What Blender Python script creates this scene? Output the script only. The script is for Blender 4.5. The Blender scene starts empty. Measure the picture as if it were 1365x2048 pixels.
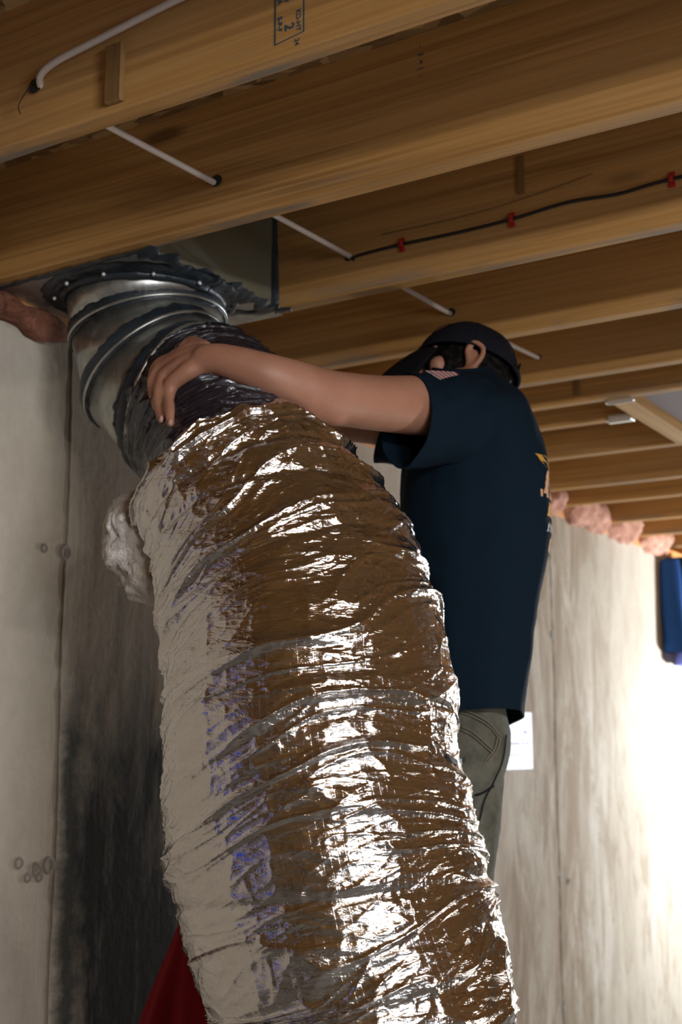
import bpy, bmesh, math, random
import numpy as np
from mathutils import Vector, Matrix, noise as mnoise
from mathutils.bvhtree import BVHTree
random.seed(7); RNG = np.random.default_rng(7)
C = bpy.context.scene.collection
SC = bpy.context.scene

# ------------------------------------------------------------------ camera
F = 2600.0; CAMZ = 1.5
PITCH = math.radians(9.9476); AZ = math.radians(31.9616)
fw = np.array([-math.sin(AZ)*math.cos(PITCH), math.cos(AZ)*math.cos(PITCH), math.sin(PITCH)])
rt = np.array([math.cos(AZ), math.sin(AZ), 0.0]); up = np.cross(rt, fw)
def P(x, y, d):
    """world point seen at photo pixel (x, y) at distance d along the view axis"""
    q = (fw*F + rt*(x-682.5) + up*(1024-y))/F*d
    return Vector((q[0], q[1], q[2]+CAMZ))
cd = bpy.data.cameras.new('camera'); cam = bpy.data.objects.new('camera', cd); C.objects.link(cam)
cd.sensor_fit = 'VERTICAL'; cd.sensor_height = 36; cd.lens = F/2048*36
cam.matrix_world = Matrix(((rt[0], up[0], -fw[0], 0), (rt[1], up[1], -fw[1], 0), (rt[2], up[2], -fw[2], CAMZ), (0, 0, 0, 1)))
cd.dof.use_dof = True; cd.dof.focus_distance = 1.95; cd.dof.aperture_fstop = 5.0
cd.clip_start = .02
SC.camera = cam
# ------------------------------------------------------------------ light and exposure
SC.view_settings.view_transform = 'Standard'; SC.view_settings.look = 'None'
SC.view_settings.gamma = 1; SC.view_settings.use_curve_mapping = False
SC.view_settings.exposure = 0.0
w = bpy.data.worlds.new('world'); SC.world = w; w.use_nodes = True
w.node_tree.nodes['Background'].inputs[0].default_value = (.55, .6, .7, 1)
w.node_tree.nodes['Background'].inputs[1].default_value = .25
def area(name, loc, target, sx, sy, power, col):
    l = bpy.data.lights.new(name, 'AREA'); l.shape = 'RECTANGLE'; l.size = sx; l.size_y = sy
    l.energy = power; l.color = col
    o = bpy.data.objects.new(name, l); C.objects.link(o); o.location = loc
    o.rotation_euler = (Vector(target)-Vector(loc)).to_track_quat('-Z', 'Y').to_euler()
    return o
MAIN_W = 47; WORK_W = 112; FILL_W = 4.5; LOW_W = 15
TUBE = (1.35, .05, 2.25)
# main lamp hangs behind the camera's right shoulder (its fixture is built near the end)
area('main_lamp_light', (TUBE[0], TUBE[1]+.055, TUBE[2]-.008), (-.6, 1.9, 1.6), 1.1, .025, MAIN_W, (1, .97, .95))
# work lamp aimed at the far stretch of the wall, just past the right edge of the frame
area('work_lamp_light', (-.74, 6.65, 1.45), (-1.95, 6.15, 1.45), .3, .2, WORK_W, (.88, .94, 1))
# added unseen lamp on the floor, turned up to brighten the joist bottoms
area('added_up_light', (.55, 3.1, .36), (.25, 2.9, 2.4), .3, .2, LOW_W, (1, .95, .88))
# added fill from the right side, with no known source there
area('added_fill_light', (2.82, -.45, 1.35), (-1.0, 1.9, 1.5), 1.0, 1.3, FILL_W, (.8, .88, 1))

# ------------------------------------------------------------------ material helpers
def mat(name, color=(.5, .5, .5), rough=.6, metal=0, spec=.5, build=None):
    m = bpy.data.materials.new(name); m.use_nodes = True
    nt = m.node_tree; b = nt.nodes['Principled BSDF']
    b.inputs['Base Color'].default_value = (*color, 1); b.inputs['Roughness'].default_value = rough
    b.inputs['Metallic'].default_value = metal; b.inputs['Specular IOR Level'].default_value = spec
    if build: build(NT(nt), b)
    return m
class NT:
    def __init__(s, nt): s.nt = nt; s.L = nt.links
    def n(s, t, ins={}, **kw):
        o = s.nt.nodes.new(t)
        for k, v in kw.items(): setattr(o, k, v)
        for k, v in ins.items():
            if hasattr(v, 'is_linked') or isinstance(v, bpy.types.NodeSocket): s.L.new(v, o.inputs[k])
            else: o.inputs[k].default_value = v
        return o
    def coord(s, scale=(1, 1, 1), rnd=0, loc=(0, 0, 0)):
        tc = s.n('ShaderNodeTexCoord'); v = tc.outputs['Object']
        if rnd:
            oi = s.n('ShaderNodeObjectInfo')
            mu = s.n('ShaderNodeMath', {0: oi.outputs['Random'], 1: rnd}, operation='MULTIPLY')
            v = s.n('ShaderNodeVectorMath', {0: v, 1: mu.outputs[0]}, operation='ADD').outputs[0]
        mp = s.n('ShaderNodeMapping', {'Vector': v, 'Scale': scale, 'Location': loc})
        return mp.outputs[0]
    def noise(s, vec, scale=1, detail=4, rough=.5, dist=0):
        return s.n('ShaderNodeTexNoise', {'Vector': vec, 'Scale': scale, 'Detail': detail, 'Roughness': rough, 'Distortion': dist}).outputs['Fac']
    def ramp(s, fac, stops):
        r = s.n('ShaderNodeValToRGB', {'Fac': fac}); e = r.color_ramp.elements
        while len(e) < len(stops): e.new(.5)
        for i, (p, c) in enumerate(stops):
            e[i].position = p; e[i].color = (*c, 1) if isinstance(c, tuple) else (c, c, c, 1)
        return r.outputs['Color']
    def mix(s, fac, a, b, mode='MIX'):
        m = s.n('ShaderNodeMix', data_type='RGBA', blend_type=mode)
        for i, v in ((0, fac), (6, a), (7, b)):
            if isinstance(v, bpy.types.NodeSocket): s.L.new(v, m.inputs[i])
            else: m.inputs[i].default_value = (*v, 1) if isinstance(v, tuple) else v
        return m.outputs[2]
    def math(s, op, a, b=0.0, c=0.0):
        return s.n('ShaderNodeMath', {0: a, 1: b, 2: c}, operation=op).outputs[0]
    def bump(s, h, dist, strength=1, normal=None):
        ins = {'Height': h, 'Distance': dist, 'Strength': strength}
        if normal is not None: ins['Normal'] = normal
        return s.n('ShaderNodeBump', ins).outputs[0]
    def sep(s, v): return s.n('ShaderNodeSeparateXYZ', {0: v}).outputs

def wood_build(base=(.48, .25, .07), light=(.62, .37, .14), dark=(.25, .12, .032), axis='x', stain=True, lo=0.0):
    def f(N, b):
        A = {'x': (1, 0, 0), 'y': (0, 1, 0), 'z': (0, 0, 1)}[axis]
        sc = lambda l, c: tuple(l if a else c for a in A)
        v = N.coord(sc(.55, 9), 37)
        warp = N.noise(v, 1, 3, .5, 1.2)
        rings = N.n('ShaderNodeTexWave', {'Vector': N.coord(sc(.35, 5), 37), 'Scale': 3.2, 'Distortion': 5.0, 'Detail': 2.5, 'Detail Scale': 1.2}, wave_type='BANDS', bands_direction='Z' if axis != 'z' else 'X').outputs['Fac']
        fine = N.noise(N.coord(sc(2.5, 160), 37), 1, 3, .6)
        c1 = N.ramp(warp, [(.25, dark), (.42, base), (.60, base), (.8, light)])
        c2 = N.mix(N.math('MULTIPLY', rings, .10), c1, dark)
        c3 = N.mix(N.ramp(fine, [(.38, .0), (.66, .5)]), c2, light)
        gl = N.noise(N.coord(sc(.8, 70), 61), 1, 2, .5)
        c3 = N.mix(N.ramp(gl, [(.52, 0.0), (.66, .45)]), c3, dark)
        # knots
        kv = N.coord(sc(1.6, 6.0), 91)
        vo = N.n('ShaderNodeTexVoronoi', {'Vector': kv, 'Scale': 1.0, 'Randomness': 1.0})
        kn = N.ramp(vo.outputs['Distance'], [(.05, 1.0), (.11, .0)])
        c4 = N.mix(N.math('MULTIPLY', kn, .75), c3, (.10, .045, .015))
        if stain:
            st = N.noise(N.coord(sc(2.2, 14), 53), 1, 4, .6)
            z = N.sep(N.n('ShaderNodeTexCoord').outputs['Object'])[2]
            edge = N.ramp(z, [(0.0, 1.0), (.03, .0)])
            sm = N.math('MULTIPLY', N.ramp(st, [(.52, 0.0), (.62, 1.0)]), edge)
            c4 = N.mix(N.math('MULTIPLY', sm, .75), c4, (.16, .16, .15))
            bl = N.noise(N.coord(sc(.9, 3), 23), 1, 2, .5)
            c4 = N.mix(N.math('MULTIPLY', N.ramp(bl, [(.5, 0.0), (.75, 1.0)]), .35), c4, (.30, .19, .10))
        b.inputs['Roughness'].default_value = .62
        N.L.new(c4, b.inputs['Base Color'])
        N.L.new(N.bump(N.math('ADD', fine, N.math('MULTIPLY', rings, .4)), .0012, .7), b.inputs['Normal'])
    return f
def conc_build(N, b):
    o = N.n('ShaderNodeTexCoord').outputs['Object']
    xyz = N.sep(o)
    n1 = N.noise(N.coord((1, 1.2, .8)), 1.6, 6, .6); n2 = N.noise(N.coord(), 30, 5, .65)
    st = N.noise(N.coord((3, 4.5, .9)), 1.5, 6, .66, 1.4)
    c = N.ramp(n1, [(.3, (.40, .345, .27)), (.5, (.50, .44, .355)), (.72, (.58, .53, .45))])
    c = N.mix(N.math('MULTIPLY', N.ramp(n2, [(.4, 0.0), (.75, 1.0)]), .25), c, (.33, .29, .23))
    c = N.mix(N.math('MULTIPLY', N.ramp(st, [(.45, 0.0), (.68, 1.0)]), .30), c, (.32, .25, .17))
    # dark damp stain with streaks by the first seam, plus painted duct shade
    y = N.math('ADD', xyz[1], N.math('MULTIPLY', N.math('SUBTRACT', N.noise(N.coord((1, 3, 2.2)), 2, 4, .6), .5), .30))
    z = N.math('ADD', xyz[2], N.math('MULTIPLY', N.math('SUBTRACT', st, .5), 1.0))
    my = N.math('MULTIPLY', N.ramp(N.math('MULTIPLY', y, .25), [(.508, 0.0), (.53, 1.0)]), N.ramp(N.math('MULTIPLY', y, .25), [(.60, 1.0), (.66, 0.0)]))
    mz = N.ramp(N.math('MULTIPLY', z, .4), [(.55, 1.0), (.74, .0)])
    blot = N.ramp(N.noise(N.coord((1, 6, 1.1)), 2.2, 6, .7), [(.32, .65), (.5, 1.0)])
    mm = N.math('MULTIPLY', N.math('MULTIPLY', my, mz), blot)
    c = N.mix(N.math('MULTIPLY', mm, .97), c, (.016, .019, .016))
    # dark crusty line along the left form seam
    sy = N.math('ADD', xyz[1], N.math('MULTIPLY', N.math('SUBTRACT', N.noise(N.coord((1, 4, 9)), 2, 5, .7), .5), .09))
    ds = N.math('ABSOLUTE', N.math('SUBTRACT', sy, 2.045))
    ml = N.math('MULTIPLY', N.ramp(ds, [(.010, 1.0), (.05, 0.0)]), N.ramp(N.math('MULTIPLY', xyz[2], .4), [(.6, 1.0), (.68, 0.0)]))
    c = N.mix(N.math('MULTIPLY', ml, .9), c, (.04, .045, .038))
    # brown water marks on the far stretch
    wv = N.noise(N.coord((1, 4, 1.1), loc=(0, 3.1, 2)), 1.5, 6, .68, 1.0)
    by = N.ramp(N.math('MULTIPLY', xyz[1], .125), [(.50, 0.0), (.53, 1.0), (.60, 1.0), (.68, .15)])
    c = N.mix(N.math('MULTIPLY', N.math('MULTIPLY', by, N.ramp(wv, [(.42, .05), (.58, 1.0)])), .8), c, (.24, .165, .10))
    far = N.ramp(N.math('MULTIPLY', xyz[1], .125), [(.47, 0.0), (.56, 1.0)])
    c = N.mix(N.math('MULTIPLY', far, .55), c, (.62, .60, .57)) if False else c
    s2 = N.noise(N.coord((1, 6, 1.9), loc=(0, 1.7, 5)), 1.4, 7, .72, 1.2)
    zl = N.ramp(N.math('MULTIPLY', xyz[2], .4), [(.62, 1.0), (.86, .25)])
    c = N.mix(N.math('MULTIPLY', N.math('MULTIPLY', far, zl), N.ramp(s2, [(.50, 0.0), (.64, .6)])), c, (.25, .185, .12))
    N.L.new(c, b.inputs['Base Color'])
    sb_ = N.math('ABSOLUTE', N.math('SUBTRACT', N.math('ADD', xyz[1], N.math('MULTIPLY', N.math('SUBTRACT', st, .5), .10)), 4.64))
    c = N.mix(N.math('MULTIPLY', N.ramp(sb_, [(.012, .8), (.05, 0.0)]), N.ramp(N.noise(N.coord((1, 3, 2)), 3, 4), [(.4, .2), (.6, 1.0)])), c, (.17, .125, .085))
    b.inputs['Roughness'].default_value = .85; b.inputs['Specular IOR Level'].default_value = .2
    N.L.new(N.bump(N.math('ADD', n2, N.math('MULTIPLY', st, 1.2)), .004, .6), b.inputs['Normal'])
def osb_build(N, b):
    v = N.coord((1, 1, 1))
    vo = N.n('ShaderNodeTexVoronoi', {'Vector': N.n('ShaderNodeVectorMath', {0: v, 1: N.n('ShaderNodeTexNoise', {'Vector': v, 'Scale': 14}).outputs['Color']}, operation='MULTIPLY_ADD').outputs[0] if False else N.coord((22, 55, 30)), 'Scale': 1})
    c = N.ramp(N.sep(vo.outputs['Color'])[0], [(0, (.16, .085, .028)), (.5, (.36, .22, .09)), (1, (.55, .37, .17))])
    d = N.noise(N.coord(), 9, 5, .7)
    c = N.mix(N.ramp(d, [(.60, 0.0), (.66, .8)]), c, (.015, .012, .01))
    N.L.new(c, b.inputs['Base Color']); N.L.new(N.bump(vo.outputs['Distance'], .002, .6), b.inputs['Normal'])
def cloth_build(scale=420, amt=.0006, c2=None, col=None):
    def f(N, b):
        n = N.noise(N.coord(), scale, 2, .5); l = N.noise(N.coord(), 16, 3, .5)
        N.L.new(N.bump(N.math('ADD', N.math('MULTIPLY', n, .35), l), amt*6, .6), b.inputs['Normal'])
        if c2:
            N.L.new(N.mix(N.ramp(N.noise(N.coord(), 26, 5, .65), [(.35, 0.0), (.7, 1.0)]), col, c2), b.inputs['Base Color'])
        b.inputs['Specular IOR Level'].default_value = .15
    return f
M = {}
M['joist'] = mat('joist_wood', build=wood_build())
M['sill'] = mat('sill_wood', build=wood_build((.62, .27, .08), (.75, .38, .14), (.35, .14, .04), 'y', False))
M['cleat'] = mat('cleat_wood', build=wood_build((.22, .12, .035), (.30, .17, .06), (.10, .05, .018), 'z', False))
M['beam'] = mat('beam_wood', build=wood_build((.55, .31, .10), (.70, .45, .19), (.28, .14, .04), 'y', False))
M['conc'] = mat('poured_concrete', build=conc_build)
M['floor'] = mat('floor_concrete', (.2, .19, .17), .8, build=lambda N, b: N.L.new(N.ramp(N.noise(N.coord(), 3, 6, .6), [(.3, (.16, .15, .135)), (.7, (.24, .225, .20))]), b.inputs['Base Color']))
M['ply'] = mat('plywood', build=wood_build((.56, .30, .11), (.68, .42, .19), (.34, .17, .06), 'z', False))
M['osb'] = mat('oriented_strand_board', build=osb_build)
M['plug'] = mat('cement_plug', (.30, .27, .225), .85)
def foil_build(N, b):
    v = N.coord()
    n1 = N.n('ShaderNodeTexVoronoi', {'Vector': N.coord((1, 1, 1.8)), 'Scale': 60, 'Randomness': 1}, feature='F1', distance='EUCLIDEAN').outputs['Distance']
    n2 = N.noise(v, 170, 3, .55, .8); n3 = N.noise(N.coord((.6, .6, 2.4)), 34, 4, .6, 1.5)
    h = N.math('ADD', N.math('MULTIPLY', n3, .9), N.math('ADD', N.math('MULTIPLY', n1, .28), N.math('MULTIPLY', n2, .05)))
    # the woven scrim pressed through the foil
    sx = N.n('ShaderNodeTexWave', {'Vector': N.n('ShaderNodeUVMap').outputs[0], 'Scale': 7.0, 'Distortion': .4}, bands_direction='X').outputs['Fac']
    sy = N.n('ShaderNodeTexWave', {'Vector': N.n('ShaderNodeUVMap').outputs[0], 'Scale': 7.0, 'Distortion': .4}, bands_direction='Y').outputs['Fac']
    sc = N.math('ADD', N.ramp(sx, [(.96, 0.0), (1, 1.0)]), N.ramp(sy, [(.96, 0.0), (1, 1.0)]))
    h = N.math('ADD', h, N.math('MULTIPLY', sc, .03))
    N.L.new(N.bump(h, .0042, .60), b.inputs['Normal'])
M['foil'] = mat('aluminised_foil', (.73, .705, .68), .12, 1, build=foil_build)
def core_build(N, b):
    n = N.noise(N.n('ShaderNodeMapping', {'Vector': N.n('ShaderNodeUVMap').outputs[0], 'Scale': (1.5, 22, 1)}).outputs[0], 2.2, 5, .6, .8); n2 = N.noise(N.coord(), 90, 2, .5)
    N.L.new(N.bump(N.math('ADD', n, N.math('MULTIPLY', n2, .25)), .006, .8), b.inputs['Normal'])
    b.inputs['Coat Weight'].default_value = .6; b.inputs['Coat Roughness'].default_value = .08
M['core'] = mat('black_film', (.012, .012, .022), .12, 0, .9, build=core_build)
def galv_build(N, b):
    v = N.n('ShaderNodeTexVoronoi', {'Vector': N.coord(), 'Scale': 45}).outputs['Color']
    s = N.sep(v)[0]
    N.L.new(N.ramp(s, [(0, (.36, .37, .35)), (1, (.50, .51, .48))]), b.inputs['Base Color'])
    N.L.new(N.ramp(N.noise(N.coord(), 6, 4), [(.3, .26), (.7, .42)]), b.inputs['Roughness'])
M['galv'] = mat('galvanised_steel', (.5, .5, .48), .35, .85, build=galv_build)
M['liner'] = mat('dull_sheet_steel', (.20, .19, .13), .6, .3)
def seal_build(N, b):
    n = N.noise(N.coord((1, 1, 1)), 40, 4, .6); n2 = N.noise(N.coord(), 12, 2)
    N.L.new(N.bump(n, .004, .8), b.inputs['Normal'])
    N.L.new(N.ramp(n2, [(.35, (.009, .014, .020)), (.7, (.030, .043, .056))]), b.inputs['Base Color'])
M['seal'] = mat('duct_sealant', (.03, .04, .05), .42, build=seal_build)
M['white_cable'] = mat('white_cable_jacket', (.62, .55, .50), .4)
M['black_cable'] = mat('black_cable_jacket', (.016, .013, .012), .45)
M['red_clip'] = mat('red_plastic', (.42, .015, .012), .4)
M['ink'] = mat('blue_stamp_ink', (.02, .075, .115), .7)
def skin_build(N, b):
    n = N.noise(N.coord(), 9, 4, .6); f = N.noise(N.coord(), 260, 2, .5)
    N.L.new(N.ramp(n, [(.3, (.40, .185, .115)), (.55, (.47, .235, .155)), (.75, (.52, .23, .16))]), b.inputs['Base Color'])
    N.L.new(N.bump(f, .0006, .5), b.inputs['Normal'])
    b.inputs['Subsurface Weight'].default_value = .12; b.inputs['Subsurface Radius'].default_value = (.012, .004, .002)
M['skin'] = mat('skin', (.5, .27, .18), .5, build=skin_build)
M['nail'] = mat('nail', (.55, .30, .24), .35)
M['hair'] = mat('black_hair', (.005, .004, .0035), .6, 0, .15, build=lambda N, b: N.L.new(N.bump(N.noise(N.coord((1, 1, .25)), 260, 2), .003, 1), b.inputs['Normal']))
M['navy'] = mat('navy_cotton', (.0032, .0125, .024), .85, build=cloth_build())
M['cap'] = mat('charcoal_cap_cloth', (.009, .010, .017), .8, build=cloth_build(500))
M['cap_black'] = mat('black_cap_cloth', (.006, .007, .009), .8, build=cloth_build(500))
M['pants'] = mat('grey_green_twill', (.13, .13, .105), .85, build=cloth_build(380, .0006, (.085, .085, .066), (.155, .15, .12)))
M['stitch'] = mat('stitching', (.20, .175, .13), .8)
M['boot'] = mat('brown_leather', (.06, .035, .02), .5)
M['gold'] = mat('gold_print', (.62, .33, .05), .6)
M['paleorange'] = mat('pale_orange_print', (.72, .42, .24), .6)
M['blueprint'] = mat('blue_print', (.01, .05, .15), .6)
M['white'] = mat('white_print', (.62, .60, .62), .6)
M['flag_red'] = mat('flag_red_stripe', (.42, .06, .07), .7)
M['flag_blue'] = mat('flag_blue_canton', (.03, .04, .12), .7)
def fib_build(c1, c2):
    def f(N, b):
        n = N.noise(N.coord(), 30, 6, .7, 1.0)
        N.L.new(N.ramp(n, [(.3, c1), (.7, c2)]), b.inputs['Base Color'])
        N.L.new(N.bump(n, .02, 1), b.inputs['Normal'])
    return f
M['white_fib'] = mat('white_fibreglass', build=fib_build((.72, .64, .54), (.92, .90, .87)), rough=.95)
M['pink_fib'] = mat('pink_fibreglass', build=fib_build((.55, .20, .13), (.85, .50, .36)), rough=.95)
M['dark_pink'] = mat('dark_pink_fibreglass', build=fib_build((.16, .045, .02), (.42, .17, .10)), rough=.95)  # darker, redder tones than the other pink fibreglass
M['paper'] = mat('white_paper', (.52, .52, .58), .5)
M['violet_ink'] = mat('violet_ink', (.16, .10, .30), .6)
M['grey_ink'] = mat('grey_ink', (.20, .19, .26), .6)
M['red_cloth'] = mat('dark_red_cloth', (.23, .006, .012), .75, build=cloth_build(300, .0005))
M['blue_cloth'] = mat('blue_cloth', (.012, .06, .22), .7, build=cloth_build(300))
M['dark_cloth'] = mat('near_black_cloth', (.010, .014, .018), .8, build=cloth_build(300))
M['lilac_cloth'] = mat('pale_lilac_cloth', (.30, .30, .48), .8, build=cloth_build(300))
M['periwinkle'] = mat('periwinkle_cloth', (.22, .27, .80), .7, build=cloth_build(300))
M['blue_tarp'] = mat('blue_tarpaulin', (.004, .06, .62), .8, 0, .1, build=lambda N, b: N.L.new(N.bump(N.noise(N.coord(), 8, 4), .03, .8), b.inputs['Normal']))
M['drywall'] = mat('grey_drywall', (.26, .225, .235), .8)
M['steel'] = mat('zinc_hanger', (.75, .76, .75), .4, .6)
M['alu'] = mat('ladder_aluminium', (.55, .55, .56), .4, .8)
M['plastic_w'] = mat('white_enamel', (.75, .75, .74), .4)
M['glass'] = mat('window_glass', (.9, .95, 1), .05)
M['black_rubber'] = mat('black_rubber', (.02, .02, .02), .6)
def emis(name, col, s):
    m = mat(name, col); b = m.node_tree.nodes['Principled BSDF']
    b.inputs['Emission Color'].default_value = (*col, 1); b.inputs['Emission Strength'].default_value = s; return m
M['tube'] = emis('lit_tube', (1, .96, .92), 30)
M['fill_glow'] = emis('added_fill_glow', (.82, .9, 1), 8)

# ------------------------------------------------------------------ mesh helpers
def link(name, me, m=None, parent=None, smooth=False):
    o = bpy.data.objects.new(name, me); C.objects.link(o)
    if m is not None and not me.materials: me.materials.append(m)
    if smooth: me.polygons.foreach_set('use_smooth', [True]*len(me.polygons))
    if parent: o.parent = parent
    return o
def py(name, V, Fc, m, parent=None, smooth=False):
    me = bpy.data.meshes.new(name); me.from_pydata([tuple(v) for v in V], [], Fc); me.update()
    return link(name, me, m, parent, smooth)
def empty(name, loc=(0, 0, 0)):
    o = bpy.data.objects.new(name, None); C.objects.link(o); o.location = loc; o.empty_display_size = .1; return o
def tag(o, label=None, cat=None, group=None, kind=None):
    for k, v in (('label', label), ('category', cat), ('group', group), ('kind', kind)):
        if v: o[k] = v
    return o
def place(o):
    """parts are modelled in world coordinates; hang them under an Empty without moving them"""
    if o.parent: o.matrix_parent_inverse = Matrix.Translation(-o.parent.location) if o.parent.type == 'EMPTY' and o.parent.parent is None else Matrix()
    return o
def box_bm(bm, a, b, bev=0.0):
    a, b = Vector(a), Vector(b); c = (a+b)/2; s = b-a
    r = bmesh.ops.create_cube(bm, size=1, matrix=Matrix.Translation(c) @ Matrix.Diagonal((abs(s.x), abs(s.y), abs(s.z), 1)))
    if bev: 
        es = list({e for v in r['verts'] for e in v.link_edges})
        bmesh.ops.bevel(bm, geom=es, offset=bev, segments=1, affect='EDGES')
def bmobj(name, bm, m, parent=None, smooth=False):
    me = bpy.data.meshes.new(name); bm.to_mesh(me); bm.free(); return place(link(name, me, m, parent, smooth))
def box(name, a, b, m, parent=None, bev=0.0):
    bm = bmesh.new(); box_bm(bm, a, b, bev); return bmobj(name, bm, m, parent)
def frame_of(t, ref):
    t = t.normalized(); a = (ref - t*ref.dot(t)).normalized(); return a, t.cross(a)
def tube_geo(pts, rad, n=16, caps=True, ref=None, closed=False):
    pts = [Vector(p) for p in pts]; K = len(pts)
    if not hasattr(rad, '__len__'): rad = [rad]*K
    V, Fc = [], []; a = Vector(ref) if ref is not None else Vector((.13, .31, .94))
    for i, p in enumerate(pts):
        if closed: t = pts[(i+1) % K]-pts[i-1]
        else: t = pts[min(i+1, K-1)]-pts[max(i-1, 0)]
        a, b = frame_of(t, a)
        for k in range(n):
            th = 2*math.pi*k/n; V.append(p+(a*math.cos(th)+b*math.sin(th))*rad[i])
    for i in range(K if closed else K-1):
        j = (i+1) % K
        for k in range(n):
            k2 = (k+1) % n; Fc.append((i*n+k, i*n+k2, j*n+k2, j*n+k))
    if caps and not closed: Fc += [tuple(range(n))[::-1], tuple((K-1)*n+k for k in range(n))]
    return V, Fc
def tube(name, pts, rad, m, parent=None, n=12, **kw):
    V, Fc = tube_geo(pts, rad, n, **kw); return place(py(name, V, Fc, m, parent, True))
def spline(pts, k=8):
    """Catmull-Rom through tuples of any length"""
    pts = [np.array(p, float) for p in pts]; out = []
    for i in range(len(pts)-1):
        p0 = pts[i-1] if i else 2*pts[0]-pts[1]; p1, p2 = pts[i], pts[i+1]; p3 = pts[i+2] if i+2 < len(pts) else 2*pts[-1]-pts[-2]
        for j in range(k):
            t = j/k; out.append(.5*((2*p1)+(-p0+p2)*t+(2*p0-5*p1+4*p2-p3)*t*t+(-p0+3*p1-3*p2+p3)*t**3))
    out.append(pts[-1]); return out
def vnoise(U, V, pu, seed):
    """value noise; periodic in U with period pu lattice cells"""
    g = np.random.default_rng(seed).random((pu, 512))
    iu = np.floor(U).astype(int); iv = np.floor(V).astype(int); fu = U-iu; fv = V-iv
    fu = fu*fu*fu*(fu*(fu*6-15)+10); fv = fv*fv*fv*(fv*(fv*6-15)+10)
    a = g[iu % pu, iv % 512]; b = g[(iu+1) % pu, iv % 512]; c = g[iu % pu, (iv+1) % 512]; d = g[(iu+1) % pu, (iv+1) % 512]
    return (a*(1-fu)+b*fu)*(1-fv)+(c*(1-fu)+d*fu)*fv
def ridge(n): return 1-np.abs(2*n-1)
def grid_mesh(name, X, closed_u=True, uv=None):
    """X: (nv, nu, 3) array -> mesh made fast"""
    nv, nu, _ = X.shape; me = bpy.data.meshes.new(name)
    me.vertices.add(nv*nu); me.vertices.foreach_set('co', X.astype(np.float32).ravel())
    cu = nu if closed_u else nu-1
    i, j = np.meshgrid(np.arange(nv-1), np.arange(cu), indexing='ij'); j2 = (j+1) % nu
    q = np.stack([i*nu+j, i*nu+j2, (i+1)*nu+j2, (i+1)*nu+j], -1).reshape(-1, 4)
    me.loops.add(q.size); me.loops.foreach_set('vertex_index', q.ravel().astype(np.int32))
    me.polygons.add(len(q)); me.polygons.foreach_set('loop_start', np.arange(0, q.size, 4, dtype=np.int32))
    me.polygons.foreach_set('loop_total', np.full(len(q), 4, dtype=np.int32))
    me.polygons.foreach_set('use_smooth', np.ones(len(q), dtype=bool))
    if uv is not None:
        l = me.uv_layers.new(name='UVMap'); l.data.foreach_set('uv', uv.reshape(-1, 2)[q.ravel()].astype(np.float32).ravel())
    me.update(calc_edges=True); return me
def sweep(path, nu, ref):
    """path: list of rows (x, y, z, r) -> centres, frames, arc length"""
    A = np.array(path); c = A[:, :3]; t = np.gradient(c, axis=0); t /= np.linalg.norm(t, axis=1)[:, None]
    s = np.concatenate([[0], np.cumsum(np.linalg.norm(np.diff(c, axis=0), axis=1))])
    a = np.array(ref, float); Ea, Eb = [], []
    for k in range(len(c)):
        a = a-t[k]*a.dot(t[k]); a /= np.linalg.norm(a); Ea.append(a); Eb.append(np.cross(t[k], a))
    return c, np.array(Ea), np.array(Eb), t, s, A[:, 3]

# ------------------------------------------------------------------ setting: walls, floor, joisted ceiling
WX = -1.935; H = 2.4; JD = .232; WT = 2.362
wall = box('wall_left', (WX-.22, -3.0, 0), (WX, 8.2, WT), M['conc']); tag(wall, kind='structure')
for y0 in (2.0, 4.62):
    # the fins of cement left where the forms met
    pts = [(WX, y0+.0035*math.sin(z*9+y0)+random.uniform(-.0015, .0015), z) for z in np.linspace(.01, WT-.01, 90)]
    s = tube('form_seam', pts, [.0035+random.uniform(-.0015, .0015) for _ in pts], M['plug'], wall, 6)
for (y0, z0, n_) in ((2.0, 1.89, 2), (1.985, 1.251, 6), (4.617, 1.893, 1), (4.63, 1.0, 2), (4.63, .55, 2), (2.0, .6, 4)):
    for k in range(n_):
        yy = y0+(random.uniform(-.085, .085) if k else 0); zz = z0+(random.uniform(-.022, .022) if k else 0)
        r0 = random.uniform(.009, .016)
        if k == 0: r0 = .019
        V, Fc = [], []
        for q in range(10):
            th = 2*math.pi*q/10
            for rr, xx in ((r0, 0), (r0*.75, .004), (r0*.5, -.001 if k else .001)): V.append((WX+xx+.0005, yy+rr*math.cos(th), zz+rr*math.sin(th)))
        for q in range(10):
            q2 = (q+1) % 10
            for e in (0, 1): Fc.append((q*3+e, q2*3+e, q2*3+e+1, q*3+e+1))
        Fc.append(tuple(q*3+2 for q in range(10)))
        py('tie_hole_plug', V, Fc, M['plug'], wall, True)
tag(box('floor', (WX-.22, -3.0, -.1), (2.9, 8.2, 0), M['floor']), kind='structure')
ceil = box('ceiling', (WX-.22, -3.0, H+JD), (2.9, 8.2, H+JD+.018), M['osb']); tag(ceil, kind='structure')
tag(box('wall_back', (WX, -3.1, 0), (2.9, -3.0, H+JD), M['osb']), kind='structure')
tag(box('wall_far', (WX, 8.2, 0), (2.9, 8.3, H+JD), M['conc']), kind='structure')
wr = box('wall_right', (2.9, -3.0, 0), (3.0, 8.2, H+JD), M['ply']); tag(wr, kind='structure')
for yy in np.arange(1.0, 8.1, 1.22): box('stud', (2.86, yy, 0), (2.9, yy+.09, H), M['beam'], wr)
for xx in np.arange(-1.7, 4.0, .61):
    if not (1.0 < xx < 2.2): pass
    box('stud', (xx, -3.0, 0), (xx+.038, -2.86, H), M['cleat'], bpy.data.objects['wall_back'])
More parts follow.
